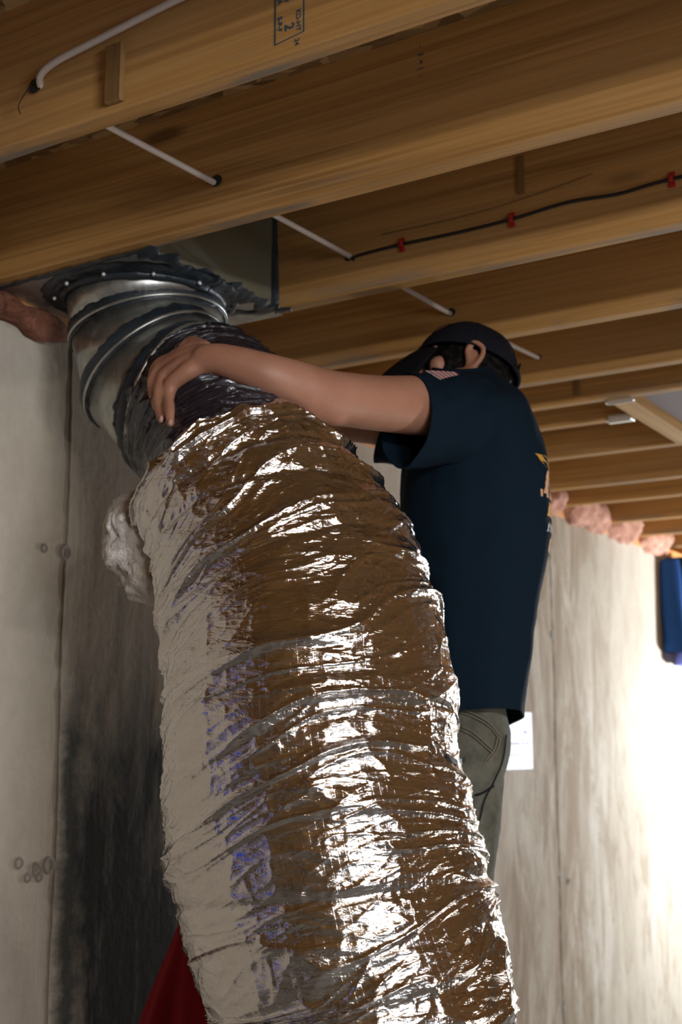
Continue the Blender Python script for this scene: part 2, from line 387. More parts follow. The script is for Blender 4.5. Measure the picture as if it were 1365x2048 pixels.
# joists: one mesh, bottom at z=0 in its own space so every copy carries its own grain
def joist_mesh(x0, x1, crown=0):
    bm = bmesh.new(); n = 48
    rows = []
    for i in range(n+1):
        x = x0+(x1-x0)*i/n; w1 = .0012*math.sin(x*3.1)+.0008*math.sin(x*11); e = random.uniform(0, .002)+(random.uniform(.002, .006) if random.random() < .08 else 0)
        prof = [(-.019+.003+e, 0), (.019-.003, 0), (.019, .003), (.019, JD), (-.019, JD), (-.019, .003+e)]
        rows.append([bm.verts.new((x, a+w1, b_)) for a, b_ in prof])
    for i in range(n):
        for k in range(6): bm.faces.new((rows[i][k], rows[i][(k+1) % 6], rows[i+1][(k+1) % 6], rows[i+1][k]))
    bm.faces.new(rows[0]); bm.faces.new(rows[-1][::-1]); bmesh.ops.recalc_face_normals(bm, faces=bm.faces[:])
    me = bpy.data.meshes.new('joist'); bm.to_mesh(me); bm.free(); return me
jm = joist_mesh(-2.09, 2.9)
JY = {}
ys = [('a', 1.506), ('b', 1.957), ('c', 2.446), ('d', 2.912), ('e', 3.36), ('f', 3.63), ('g', 3.888), ('h', 4.335), ('i', 4.89), ('j', 5.262), ('k', 5.79), ('l', 6.25), ('m', 6.7), ('n', 7.2), ('o', 7.7), ('p', 8.2), ('q', 8.7)]
ys += [('z%d' % k, 1.506-.455*(k+1)) for k in range(9)]
for nm, v in ys:
    if nm == 'g': me = joist_mesh(-2.09, -1.19)
    else: me = jm
    o = link('joist', me, M['joist'] if not me.materials else None, ceil); JY[nm] = v*.9-.019
    o.location = (0, JY[nm], H)
FACE = {k: v-.019 for k, v in JY.items()}    # y of the face turned to the camera
# sill plates: pieces on top of the concrete
for (a, b_) in ((-2.9, 1.3), (1.3, 3.9), (3.905, 6.1), (6.105, 8.15)): box('sill_plate', (-2.07, a, WT), (WX+.006, b_-.004, H), M['sill'], wall, .002)
tag(box('trim_1', (-2.13, -3, WT), (-2.09, 8.2, H+JD), M['sill']), kind='structure')
# grade stamp, cleat and knot hole on joist a
ja = ceil
fy = FACE['a']
box('cleat', (-1.222, fy-.011, 2.409), (-1.190, fy+.001, 2.500), M['cleat'], ja, .002)
box('cleat', (-.951, FACE['c']-.006, 2.525), (-.938, FACE['c']+.001, 2.60), M['cleat'], ja, .001)
box('cleat', (-1.268, FACE['f']-.006, 2.415), (-1.25, FACE['f']+.001, 2.462), M['cleat'], ja, .001)
stamp = empty('lumber_stamp', (-.902, fy-.0006, 2.45)); stamp.parent = ja
def text_part(name, s, size, loc, rot, m, parent, ext=.0002):
    cu = bpy.data.curves.new(name, 'FONT'); cu.body = s; cu.size = size; cu.extrude = ext; cu.offset = size*.012
    t = bpy.data.objects.new(name, cu); C.objects.link(t)
    me = bpy.data.meshes.new_from_object(t); bpy.data.objects.remove(t); me.materials.clear()
    o = link(name, me, m, parent); o.location = loc; o.rotation_euler = rot; return o
RZ = (math.pi/2, math.pi/2, 0)      # reads downwards on a face turned to -y
for s, sz, dx, dz in (('NLGA', .0105, -.0195, .052), ('S-P-F', .0105, -.0195, .006), ('57', .0105, -.0095, .034), ('2', .021, -.0075, -.008), ('KD-HT', .0105, .0105, .008), ('M.U.', .018, .006, .062), ('24', .010, .0085, -.034)):
    text_part('stamp_letters', s, sz, (dx, 0, dz), RZ, M['ink'], stamp)
for a, b_ in (((-.0245, -.0002, -.033), (-.0228, .0002, .09)), ((.0215, -.0002, -.027), (.0232, .0002, .09))): 
    bm = bmesh.new(); box_bm(bm, a, b_); me = bpy.data.meshes.new('stamp_border'); bm.to_mesh(me); bm.free(); link('stamp_border', me, M['ink'], stamp)
V = [(-.0245, -.0003, -.034), (.0232, -.0003, -.028), (.0232, -.0003, -.0265), (-.0245, -.0003, -.0325)]
link('stamp_border', (lambda me: (me.from_pydata(V, [], [(0, 1, 2, 3)]), me)[1])(bpy.data.meshes.new('stamp_border')), M['ink'], stamp)
# faint stamp on joist b face
s2 = empty('lumber_stamp', (-.93, FACE['b']-.0006, 2.60)); s2.parent = ja
for k in range(5): text_part('stamp_letters', '-2=|-'[k], .012, (.004, 0, .012-.013*k), RZ, M['ink'], s2)
# header beam at the stair opening with hangers
hb = box('header_beam', (-1.19, FACE['f']+.04, H-.0), (-1.13, FACE['h']-.002, H+JD-.001), M['beam']); tag(hb, 'pale wooden header beam running across the ends of the joists beside the grey stair opening', 'beam')
g = box('stair_opening_panel', (-1.128, FACE['f']+.045, H+.03), (.9, FACE['h']-.004, H+.045), M['drywall']); tag(g, 'grey drywall sheet between the joists beside the header beam', 'panel')
for nm, (a, b_) in {'f': ((-1.20, FACE['f']+.040, 2.395), (-1.12, FACE['f']+.056, 2.399)), 'g': ((-1.27, FACE['g']+.0, 2.394), (-1.195, FACE['g']+.038, 2.399))}.items():
    o = empty('joist_hanger', ((a[0]+b_[0])/2, (a[1]+b_[1])/2, 2.39)); tag(o, {'f': 'bright metal hanger at the near end of the header beam', 'g': 'bright metal hanger under the end of the short joist'}[nm], 'bracket')
    box('seat_plate', a, b_, M['steel'], o, .001); box('side_flange', (a[0]+.01, a[1]-.003, 2.388), (b_[0], a[1]-.0005, 2.41), M['steel'], o)

# ------------------------------------------------------------------ fibreglass at the sill
def lump(name, pts, rad, m, parent=None, seed=0, amp=.35, nu=28, fr=14):
    path = spline([(*p, r) for p, r in zip(pts, rad)], 6); c, a, b_, t, s, r = sweep(path, nu, (.1, .2, .97))
    th = np.linspace(0, 2*np.pi, nu, endpoint=False); X = np.zeros((len(c), nu, 3))
    for i in range(len(c)):
        for k in range(nu):
            e = 1
            d = a[i]*math.cos(th[k])+b_[i]*math.sin(th[k]); q = Vector(c[i]+d*r[i])
            n = mnoise.fractal(q*fr+Vector((seed, 0, 0)), .8, 2.2, 4); X[i, k] = c[i]+d*r[i]*(1+amp*n)
    me = grid_mesh(name, X)
    o = link(name, me, m, parent, True)
    bm = bmesh.new(); bm.from_mesh(me)
    for ring in (range(nu), range((len(c)-1)*nu, len(c)*nu)):
        bm.verts.ensure_lookup_table(); bm.faces.new([bm.verts[i] for i in ring])
    bmesh.ops.recalc_face_normals(bm, faces=bm.faces[:])
    bm.to_mesh(me); bm.free(); me.polygons.foreach_set('use_smooth', [True]*len(me.polygons)); return place(o)
tag(lump('insulation_batt', [(-1.94, 1.70, 2.372), (-1.925, 1.80, 2.364), (-1.92, 1.9, 2.360), (-1.93, 1.985, 2.362)], [.03, .028, .029, .018], M['dark_pink'], seed=3, amp=.5), 'dark red-brown insulation bulging over the wall top beside the metal plate', 'insulation')
lab = ['pink insulation puffing out of the joist bay just right of the shirt', 'pale pink insulation in the second joist bay right of the shirt', 'bright peach insulation in the bay nearest the hanging blue clothes', 'bright insulation in the joist bay above the hanging blue clothes']
for k, (a, b_) in enumerate((('i', 'j'), ('j', 'k'), ('k', 'l'), ('l', 'm'))):
    y0, y1 = JY[a]+.03, JY[b_]-.03
    tag(lump('insulation_batt', [(-1.97, y0, 2.42), (-1.93, y0+.08, 2.41), (-1.92, (y0+y1)/2, 2.42), (-1.93, y1-.08, 2.41), (-1.97, y1, 2.42)], [.04, .062, .066, .062, .04], M['pink_fib'], seed=k*9.0, amp=.4), lab[k], 'insulation')

# ------------------------------------------------------------------ plenum in the joist bay, with round elbow
PX1 = -1.52; yb, yc = FACE['b']+.038, FACE['c']
pl = empty('sheet_metal_plenum', (-1.7, 1.96, H)); tag(pl, 'grey sheet metal plate and boxing closing the joist bay above the round elbow', 'duct')
box('bottom_plate', (-1.93, yb-.008, H-.0035), (PX1, yc+.038, H-.0005), M['galv'], pl)
box('end_panel', (PX1-.002, yb, H+.001), (PX1, yc-.001, H+JD-.002), M['liner'], pl)
def seal_strip(name, pts, wid, parent, seed, nrm, drip=.4, thick=.0028, m='seal'):
    """smeared band of sealant: ragged both sides, thick in the middle"""
    pts = [Vector(p) for p in pts]; V = []; n = len(pts); nr = Vector(nrm).normalized()
    for i, p in enumerate(pts):
        t = (pts[min(i+1, n-1)]-pts[max(i-1, 0)]).normalized(); sd = t.cross(nr).normalized()
        w1 = wid*(1+drip*(mnoise.noise(p*45+Vector((seed, 0, 0)))*2+mnoise.noise(p*90)*.25)); w2 = wid*(1+drip*(mnoise.noise(p*45+Vector((0, seed+7, 0)))*2+mnoise.noise(p*90+Vector((3, 3, 3)))*.25))
        h = thick*(1+.5*mnoise.noise(p*60))
        for q, hh in ((w1, 0), (w1*.6, h*.8), (0, h), (-w2*.6, h*.7), (-w2, 0)): V.append(p+sd*q+nr*hh)
    Fc = [(i*5+k, i*5+k+1, i*5+k+6, i*5+k+5) for i in range(n-1) for k in range(4)]
    Fc += [(4, 3, 2, 1, 0), tuple((n-1)*5+k for k in range(5))]
    return place(py(name, V, Fc, M[m], parent, True))
lerp = lambda a, b_, n: [Vector(a).lerp(Vector(b_), i/(n-1)) for i in range(n)]
seal_strip('sealant_smear', lerp((PX1, yb-.015, H-.004), (PX1+.004, yc+.012, H-.004), 90), .016, pl, 1, (.35, 0, -1), .7)
seal_strip('sealant_smear', lerp((PX1+.003, yc-.004, H+.0), (PX1-.004, yc-.004, H+JD-.01), 40), .014, pl, 2, (0.5, -1, 0), .15)
seal_strip('sealant_smear', lerp((-1.93, yb-.006, H-.004), (PX1, yb-.010, H-.004), 80), .006, pl, 3, (0, 0, -1), .5, .004)
seal_strip('sealant_smear', lerp((-1.62, yc-.04, H-.004), (PX1+.04, yc+.012, H-.004), 40), .017, pl, 5, (0, 0, -1), .5)

EC = Vector((-1.700, 1.955, H)); ER = .158
def circ(c, ax, r, n=56, ph=0, ref=(0, 0, 1)):
    ax = Vector(ax).normalized(); a = Vector(ref)-ax*ax.dot(Vector(ref))
    if a.length < .2: a = Vector((1, 0, 0))-ax*ax.x
    a.normalize(); b_ = ax.cross(a)
    return [Vector(c)+(a*math.cos(2*math.pi*k/n+ph)+b_*math.sin(2*math.pi*k/n+ph))*r for k in range(n)]
el = empty('duct_elbow', EC); tag(el, 'round galvanised duct elbow with dark sealed seams hanging from the ceiling plate', 'duct')
EV = P(364, 808, 2.55)
tdir = Vector(rt*.85+up*(-.34)) - Vector(fw)*.45; tdir.normalize()
down = Vector((0, 0, -1))
K0 = EC+down*.055
# rings of the elbow: centre and axis turn together from straight down to the outlet direction
rings = [(EC, down), (P(297, 662, 2.68), down.slerp(tdir, .20)), (P(313, 745, 2.625), down.slerp(tdir, .58)), (EV, tdir), (EV+tdir*.042, tdir)]
for i in range(len(rings)-1):
    (c0, a0), (c1, a1) = rings[i], rings[i+1]
    A0 = circ(c0, a0, ER+.0006*i, ref=rt); A1 = circ(c1, a1, ER+.0006*i-.001, ref=rt); n = len(A0)
    Vv = A0+A1; Fc = [(k, (k+1) % n, n+(k+1) % n, n+k) for k in range(n)]
    g = place(py('collar' if i == 0 else 'gore', Vv, Fc, M['galv'], el, True)); md = g.modifiers.new('t', 'SOLIDIFY'); md.thickness = .0012
for i in range(1, len(rings)-1):
    c, a = rings[i]
    tube('seam_bead', circ(c, a, ER+.004, ref=rt), .0042, M['galv'], el, 8, closed=True)
    # sealant brushed each side of the seam bead
    def band(off0, off1, rr, seed):
        n = 120; V = []
        for sgn, (o_, amp) in enumerate(((off0, .0045), (off1, .0015))):
            for k, q in enumerate(circ(c, a, 1, n, ref=rt)):
                d = (q-c); nn = mnoise.noise(d*7+Vector((seed, sgn*5, 0)))+.5*mnoise.noise(d*25+Vector((seed, 0, 0)))
                V.append(c+d*rr+a*(o_+amp*nn*2))
        mid = [v.copy() for v in V[:n]]
        Vm = [(V[k]+V[n+k])/2+(V[k]-c-a*(V[k]-c).dot(a)).normalized()*.0035 for k in range(n)]
        Va = V[:n]+Vm+V[n:]
        Fc = [(k, (k+1) % n, n+(k+1) % n, n+k) for k in range(n)]+[(n+k, n+(k+1) % n, 2*n+(k+1) % n, 2*n+k) for k in range(n)]
        place(py('sealant_band', Va, Fc, M['seal'], el, True))
    if i < len(rings)-0: band(-.026, -.003, ER+.0022, i*3.1)
    band(.003, .009, ER+.0022, i*5.7)
# thick smears round the collar where it meets the plate
for rr, w_, sd in ((ER+.014, .020, 3), (ER+.03, .014, 8)):
    pts = [Vector((EC.x+rr*math.cos(t), EC.y+rr*math.sin(t), H-.005)) for t in np.linspace(0, 2*math.pi, 150)]
    seal_strip('sealant_smear', pts, w_, el, sd, (0, 0, -1), .35, .006)
pts = [Vector((EC.x+(ER+.003)*math.cos(t), EC.y+(ER+.003)*math.sin(t), H-.012)) for t in np.linspace(0, 2*math.pi, 150)]
tube('sealant_smear', pts, [.009+.003*mnoise.noise(p*40) for p in pts], M['seal'], el, 8)
for t in np.linspace(-2.4, -.2, 5): 
    q = Vector((EC.x+(ER+.02)*math.cos(t), EC.y+(ER+.02)*math.sin(t), H-.016)); bm = bmesh.new(); bmesh.ops.create_uvsphere(bm, u_segments=8, v_segments=5, radius=.0045, matrix=Matrix.Translation(q)); bmobj('screw_head', bm, M['steel'], el, True)

# ------------------------------------------------------------------ insulated flexible duct
fd = empty('flexible_duct', (-1.07, 1.78, 0)); tag(fd, 'large crumpled silver foil flexible duct hanging from the elbow to the floor', 'duct')
def row(x, y, d, r): return (*P(x, y, d), r)
foil_pts = [row(462, 945, 2.305, .180), row(484, 978, 2.285, .197), row(530, 1050, 2.24, .214), row(572, 1150, 2.19, .226), row(594, 1235, 2.15, .231), row(614, 1350, 2.10, .240), row(624, 1500, 2.06, .241),
            row(646, 1650, 2.03, .249), row(688, 1850, 1.99, .246), row(730, 2048, 1.96, .240)]
e = P(730, 2048, 1.96); foil_pts += [(e.x+.03, e.y-.04, e.z-.35, .245), (e.x+.03, e.y-.03, e.z-.7, .25), (e.x+.03, e.y-.03, .012, .25)]
path = spline(foil_pts, 30)
# resample evenly, dense down to just below the frame
A = np.array(path); s_ = np.concatenate([[0], np.cumsum(np.linalg.norm(np.diff(A[:, :3], axis=0), axis=1))])
sv = np.concatenate([np.linspace(0, 1.32, 900), np.linspace(1.33, s_[-1], 60)])
A = np.stack([np.interp(sv, s_, A[:, k]) for k in range(4)], 1)
NU = 620
c, Ea, Eb, T, S, R = sweep(A, NU, tuple(rt))
th = np.linspace(0, 2*np.pi, NU, endpoint=False); U, Vv = np.meshgrid(th, S)
Un = U/(2*np.pi)
wv = Vv+.10*(vnoise(Un*4, Vv*3.2, 4, 1)-.5)+.03*(vnoise(Un*9, Vv*9, 9, 41)-.5)+.02*(vnoise(Un*13, Vv*16, 13, 2)-.5)
slant = .05*np.sin(U+.9)                    # folds climb from the wall side to the room side
w2 = wv+slant
D = .022*(vnoise(Un*4, w2*6, 4, 3)-.5)
f1 = ridge(vnoise(Un*4, w2*17, 4, 4)); f2 = ridge(vnoise(Un*6+3*w2, w2*34, 6, 5))
f3 = ridge(vnoise(Un*13, w2*80, 13, 6)); f4 = ridge(vnoise(Un*34, w2*95, 34, 7))
msk = vnoise(Un*5, Vv*9, 5, 8)
D += .0125*(f1**5)*(.1+1.5*msk**1.5)+.0060*(f2**5)*(1.3-1.0*msk)+.0014*f3**4+.0006*f4**3
# crossing diagonal creases
for sd, k1, k2, am in ((11, 9, 60, .0020), (12, -9, 60, .0020), (13, 20, 110, .0009), (14, -20, 110, .0009)):
    q = vnoise(Un*abs(k1)*2, (w2+math.copysign(.035, k1)*np.sin(U*1.0+sd))*k2*.6+Un*k1, abs(k1)*2, sd); D += am*(ridge(q)**5)
vis = np.clip(1-(Vv-1.0)/2, .5, 1)
# deep pinches where the jacket is gathered
for v0, am, wd, ph, dr in ((.085, .016, .010, 0.6, .02), (.17, .012, .008, 2.0, .03), (.30, .009, .008, 3.9, .03), (.52, .008, .007, 5.1, .03), (.76, .010, .008, 1.2, .03), (.97, .008, .007, 2.6, .03)):
    vv = v0+dr*np.sin(U+ph)+.02*(vnoise(Un*7, Vv*0+v0*50, 7, int(v0*100))-.5)
    D -= .65*am*np.exp(-((Vv-vv)/wd)**2)*(.35+.65*vnoise(Un*6, Vv*0+v0*90, 6, int(v0*333)))
# slack lobe at the mouth on the wall side, where the fibreglass spills out
# direction of each surface point in picture terms
dirx = (Ea @ rt)[:, None]*np.cos(U)+(Eb @ rt)[:, None]*np.sin(U); 
lobe = np.clip(-dirx, 0, 1)**2*np.exp(-((Vv-.03)/.09)**2); D += .022*lobe
RR = R[:, None]-.012+D
X = c[:, None, :]+(Ea[:, None, :]*np.cos(U)[..., None]+Eb[:, None, :]*np.sin(U)[..., None])*RR[..., None]
# ragged mouth: the edge wanders along the axis
edge = (.030*(vnoise(Un*9, Un*0+3.3, 9, 21)-.5)+.012*(vnoise(Un*40, Un*0+1.3, 40, 22)-.5))*np.clip(1-Vv/.08, 0, 1)
X += T[:, None, :]*edge[..., None]
me = grid_mesh('foil_jacket', X, uv=np.stack([U*.24*4, Vv*4], -1))
o = place(link('foil_jacket', me, M['foil'], fd, True)); o['label'] = 'crinkled silver foil jacket'
BFOIL = BVHTree.FromPolygons([tuple(v) for v in X[::3, ::3].reshape(-1, 3)], [(i*((NU+2)//3)+j, i*((NU+2)//3)+j+1, (i+1)*((NU+2)//3)+j+1, (i+1)*((NU+2)//3)+j) for i in range(len(X[::3])-1) for j in range((NU+2)//3-1)])
# inner core: wire helix under black film
core_pts = [(*(EV+tdir*.036), ER+.002), (*(EV+tdir*.055), ER+.005), row(440, 862, 2.43, .160), row(464, 905, 2.375, .158), row(490, 975, 2.29, .158), row(535, 1060, 2.23, .155)]
A = np.array(spline(core_pts, 60)); c, Ea, Eb, T, S, R = sweep(A, 360, tuple(rt)); th = np.linspace(0, 2*np.pi, 360, endpoint=False); U, Vv = np.meshgrid(th, S); Un = U/(2*np.pi)
D = .0042*np.abs(np.sin((Vv*1.0/.034-Un)*np.pi))**3+.006*ridge(vnoise(Un*10+Vv*8, Vv*40, 10, 31))**2+.006*ridge(vnoise(Un*9+Vv*14, Vv*70, 9, 32))**6+.004*ridge(vnoise(Un*12-Vv*20, Vv*120, 12, 34))**6+.0015*ridge(vnoise(Un*60, Vv*160, 60, 35))**3+.009*(vnoise(Un*5, Vv*10, 5, 33)-.5)
X = c[:, None, :]+(Ea[:, None, :]*np.cos(U)[..., None]+Eb[:, None, :]*np.sin(U)[..., None])*(R[:, None]+D)[..., None]
_q = [tuple(v) for v in X.reshape(-1, 3)]; _nu = X.shape[1]
BC = BVHTree.FromPolygons(_q, [(i*_nu+j, i*_nu+(j+1) % _nu, (i+1)*_nu+(j+1) % _nu, (i+1)*_nu+j) for i in range(X.shape[0]-1) for j in range(_nu)])
def HS(x, y, d, r, k=.75):
    """a joint of radius r resting on the film (d where there is no film under it)"""
    o_ = Vector((0, 0, CAMZ)); v = P(x, y, 1)-o_; h = BC.ray_cast(o_, v.normalized())
    if h[0] is not None: d = min(d, (h[0]-o_).length/v.length-r*k)
    return (*P(x, y, d), r)
o = place(link('inner_core', grid_mesh('inner_core', X, uv=np.stack([U, Vv*4], -1)), M['core'], fd, True)); o['label'] = 'crinkled black plastic inner duct'
# clamp strap round the core at the elbow, and the fibreglass poking out
tube('strap', circ(EV+tdir*.05, tdir, ER+.009, 48, ref=rt), .003, M['black_cable'], fd, 6, closed=True)
ins = lump('insulation_liner', [P(285, 985, 2.30), P(250, 1038, 2.27), P(252, 1085, 2.25), P(280, 1135, 2.23), P(306, 1180, 2.21), P(328, 1205, 2.20)], [.012, .034, .040, .038, .030, .012], M['white_fib'], fd, 5, .5, 70, 22)
ins['label'] = 'white fibreglass spilling from the open end'
lump('insulation_shred', [P(262, 1165, 2.29), P(245, 1168, 2.29), P(232, 1169, 2.29)], [.008, .005, .002], M['white_fib'], fd, 2, .3, 10)
lump('insulation_shred', [P(240, 1100, 2.30), P(226, 1085, 2.30), P(212, 1072, 2.30)], [.022, .018, .008], M['white_fib'], fd, 6, .4, 14)
# strip of black tape on the foil by the trousers
def on_foil(x, y, off=.002):
    o_ = Vector((0, 0, CAMZ)); d = (P(x, y, 1)-o_).normalized(); h = BFOIL.ray_cast(o_, d)
    return (h[0]-d*off) if h[0] else P(x, y, 2.1)
tp = [(895, 1512), (905, 1520), (915, 1524), (925, 1522), (932, 1518)]
V = []; 
for x, y in tp: V += [on_foil(x, y-5, .004), on_foil(x+1, y+6, .004)]
py_t = place(py('tape_patch', V, [(i*2, i*2+1, i*2+3, i*2+2) for i in range(len(tp)-1)], M['black_rubber'], fd)); py_t.modifiers.new('t', 'SOLIDIFY').thickness = .001

# ------------------------------------------------------------------ cables through the joists
def cable(name, pts, r, m, label, cat='cable', k=8):
    o = tube(name, [Vector(q) for q in spline(pts, k)], r, m, None, 10); return tag(o, label, cat)
cable('white_cable', [(-.55, .9, 2.47), (-.75, 1.17, 2.50), (-.95, fy-.03, 2.528), (-1.09, fy-.022, 2.521), (-1.22, fy-.020, 2.508), (-1.32, fy-.018, 2.497), (-1.358, fy-.006, 2.486), (-1.362, fy+.03, 2.478), (-1.355, 1.5, 2.476), (-1.34, FACE['b'], 2.474), (-1.328, FACE['c'], 2.478), (-1.312, FACE['d'], 2.472), (-1.268, FACE['e'], 2.462), (-1.24, 3.2, 2.462)], .0056, M['white_cable'], 'white electrical cable threaded through holes in the joists')
pts = [(-1.318, FACE['c']+.03, 2.468), (-1.318, FACE['c']-.004, 2.470), (-1.29, FACE['c']-.006, 2.474), (-1.204, FACE['c']-.006, 2.476), (-1.08, FACE['c']-.006, 2.474), (-.964, FACE['c']-.006, 2.476), (-.85, FACE['c']-.006, 2.484), (-.75, FACE['c']-.006, 2.478), (-.653, FACE['c']-.006, 2.483), (-.4, FACE['c']-.006, 2.48), (.4, FACE['c']-.006, 2.48)]
cable('black_cable', pts, .0032, M['black_cable'], 'thin black cable clipped along the face of the third joist')
cable('wire_offcut', [(-1.358, fy-.012, 2.488), (-1.372, fy-.012, 2.478), (-1.385, fy-.012, 2.466), (-1.395, fy-.012, 2.452), (-1.390, fy-.012, 2.438)], .0008, M['black_cable'], 'fine dark wire end dangling below the first cable hole', 'wire', 5)
cable('second_wire', [(-.80, FACE['c']-.003, 2.530), (-.95, FACE['c']-.003, 2.512), (-1.10, FACE['c']-.003, 2.506), (-1.25, FACE['c']-.003, 2.508)], .0012, M['cleat'], 'thin brown wire stapled flat above the black cable', 'wire')
for k, (x, z, l) in enumerate(((-1.204, 2.476, 'red cable clip nearest the cable hole'), (-.964, 2.476, 'middle red cable clip on the black cable'), (-.653, 2.483, 'red cable clip at the right edge of the picture'))):
    o = empty('cable_clip', (x, FACE['c']-.004, z)); tag(o, l, 'clip', 'red cable clips')
    del o['group']
    box('saddle', (x-.0045, FACE['c']-.012, z-.006), (x+.0045, FACE['c']-.0005, z+.006), M['red_clip'], o, .002)
    for s in (-1, 1):
        box('tab', (x-.006, FACE['c']-.005, z+s*.010-.0045), (x+.006, FACE['c']-.0005, z+s*.010+.0045), M['red_clip'], o, .001)
def hole(x, yf, z, r=.016):
    pts = [(x+r*math.cos(t)*1.1, yf-.0012, z+r*math.sin(t)) for t in np.linspace(0, 2*math.pi, 20, endpoint=False)]
    o = py('cable_hole', pts, [tuple(range(20))[::-1]], M['black_rubber'], ceil); o.modifiers.new('t', 'SOLIDIFY').thickness = .0008
hole(-1.372, fy, 2.484, .012); hole(-1.335, FACE['b'], 2.476, .011); hole(-1.331, FACE['c'], 2.476, .008); hole(-1.31, FACE['d'], 2.475, .010); hole(-1.268, FACE['e'], 2.463, .008)

# ------------------------------------------------------------------ the person
pr = empty('person', P(950, 1500, 2.7)); pr.location.z = .45
tag(pr, 'person in navy t-shirt and dark cap, reaching one bare arm over the duct', 'person')
FD = Vector((-rt[0], -rt[1], 0)); LD = Vector((.53, -.848, 0)).normalized(); UP = Vector((0, 0, 1))   # facing, his left (towards camera)
geoV, geoF = [], []
def add(g):
    o = len(geoV); geoV.extend(g[0]); geoF.extend([tuple(i+o for i in f) for f in g[1]])
def limb(rows, n=20, k=6):
    rr = spline(rows, k); pts = [Vector(q[:3]) for q in rr]; r = [q[3] for q in rr]
    # rounded ends
    t0 = (pts[0]-pts[1]).normalized(); t1 = (pts[-1]-pts[-2]).normalized(); a, b_ = [], []
    for f in (.97, .8, .45): a.append((pts[0]+t0*r[0]*f, r[0]*math.sqrt(1-f*f))); b_.append((pts[-1]+t1*r[-1]*f, r[-1]*math.sqrt(1-f*f)))
    P2 = [q for q, _ in a]+pts+[q for q, _ in b_[::-1]]; R2 = [q for _, q in a]+r+[q for _, q in b_[::-1]]
    add(tube_geo(P2, R2, n))
def ell(c, ax, rr, n=24):
    """ellipsoid with axes ax (3 vectors) and radii rr"""
    bm = bmesh.new(); bmesh.ops.create_uvsphere(bm, u_segments=n, v_segments=n//2, radius=1)
    V = [Vector(c)+ax[0]*v.co.x*rr[0]+ax[1]*v.co.y*rr[1]+ax[2]*v.co.z*rr[2] for v in bm.verts]; Fc = [tuple(v.index for v in f.verts) for f in bm.faces]; bm.free(); add((V, Fc))
AX = (FD, LD, UP)
# left arm
hand0 = P(418, 712, 2.375)
limb([(*P(900, 822, 2.585), .052), (*P(845, 812, 2.51), .058), (*P(765, 807, 2.43), .0525), (*P(700, 800, 2.365), .0498), (*P(650, 792, 2.33), .0485), (*P(600, 774, 2.30), .0450), (*P(540, 752, 2.272), .0390), (*P(480, 731, 2.268), .0330), (*P(438, 719, 2.272), .0285), (*P(412, 719, 2.276), .0270)], 24)
ell(P(672, 822, 2.335), AX, (.030, .030, .028))
# palm: four fused metacarpals; fingers bend over the edge of the elbow and hang down its side
WR = {'index': (408, 700, 2.31), 'middle': (406, 708, 2.29), 'ring': (406, 717, 2.28), 'little': (408, 727, 2.275)}
FG = {'little': [(343, 768), (338, 792), (340, 822), (341, 848)],
      'ring': [(327, 753), (320, 782), (319, 812), (323, 841)],
      'middle': [(320, 738), (307, 760), (308, 788), (313, 815)],
      'index': [(345, 718), (318, 729), (307, 748), (305, 770)]}
FR = {'little': (.0135, .0110, .0098, .0080), 'ring': (.0138, .0118, .0103, .0082), 'middle': (.0135, .0118, .0105, .0085), 'index': (.0135, .0118, .0105, .0085)}
LIFT = {'little': 0, 'ring': .002, 'middle': .008, 'index': .012}
for k in FG:
    J = [HS(x, y, 2.36, r) for (x, y), r in zip(FG[k], FR[k])]
    w0 = WR[k]; m0 = Vector(J[0][:3]); w_ = P(*w0); mid = w_.lerp(m0, .5)-Vector(fw)*.006+Vector(up)*.003
    limb([(*w_, .0185), (*mid, .0172), (*m0, .0140)], 14, 4)
    limb([(*m0, FR[k][0])]+J[1:], 14, 5)
limb([HS(405, 697, 2.36, .017, .4), HS(385, 688, 2.40, .0155, .2), HS(368, 696, 2.44, .0125, .2)], 14, 5)   # thumb along the far side
limb([(*P(400, 706, 2.30), .017), (*P(385, 690, 2.33), .013)], 12, 4)
# torso (under the shirt), far arm reaching round the back of the duct
tc = lambda x, y, d=2.72: P(x, y, d)
limb([(*tc(925, 1480), .065), (*tc(935, 1400), .080), (*tc(950, 1320), .105), (*tc(952, 1180), .130), (*tc(950, 1050), .140), (*tc(940, 930), .135), (*tc(925, 850), .120)], 24)
for sgn in (1, -1):
    limb([(*(tc(925, 875)+LD*.04*sgn), .085), (*(tc(916, 862)+LD*.11*sgn), .055)], 20)
rs = tc(918, 838)-LD*.15
limb([(*rs, .062), (*(rs+FD*.16+Vector((0, 0, .03))), .052), (*(rs+FD*.27+Vector((0, 0, .04))), .047), (*(rs+FD*.40+Vector((0, 0, .07))+LD*.02), .037), (*(rs+FD*.50+Vector((0, 0, .10))+LD*.05), .028)], 20)
rh = rs+FD*.52+Vector((0, 0, .105))+LD*.06
for k in range(4):
    a0 = rh+UP*(.012*(1.5-k)); limb([(*a0, .017), (*(a0+FD*.06+LD*.012+UP*.008*(1.5-k)), .0125), (*(a0+FD*.085+LD*.035+UP*.010*(1.5-k)), .0105), (*(a0+FD*.085+LD*.06+UP*.010*(1.5-k)), .0085)], 12, 4)
limb([(*rh, .018), (*(rh+UP*.04+FD*.02), .0125), (*(rh+UP*.055+FD*.04+LD*.02), .010)], 12, 4)
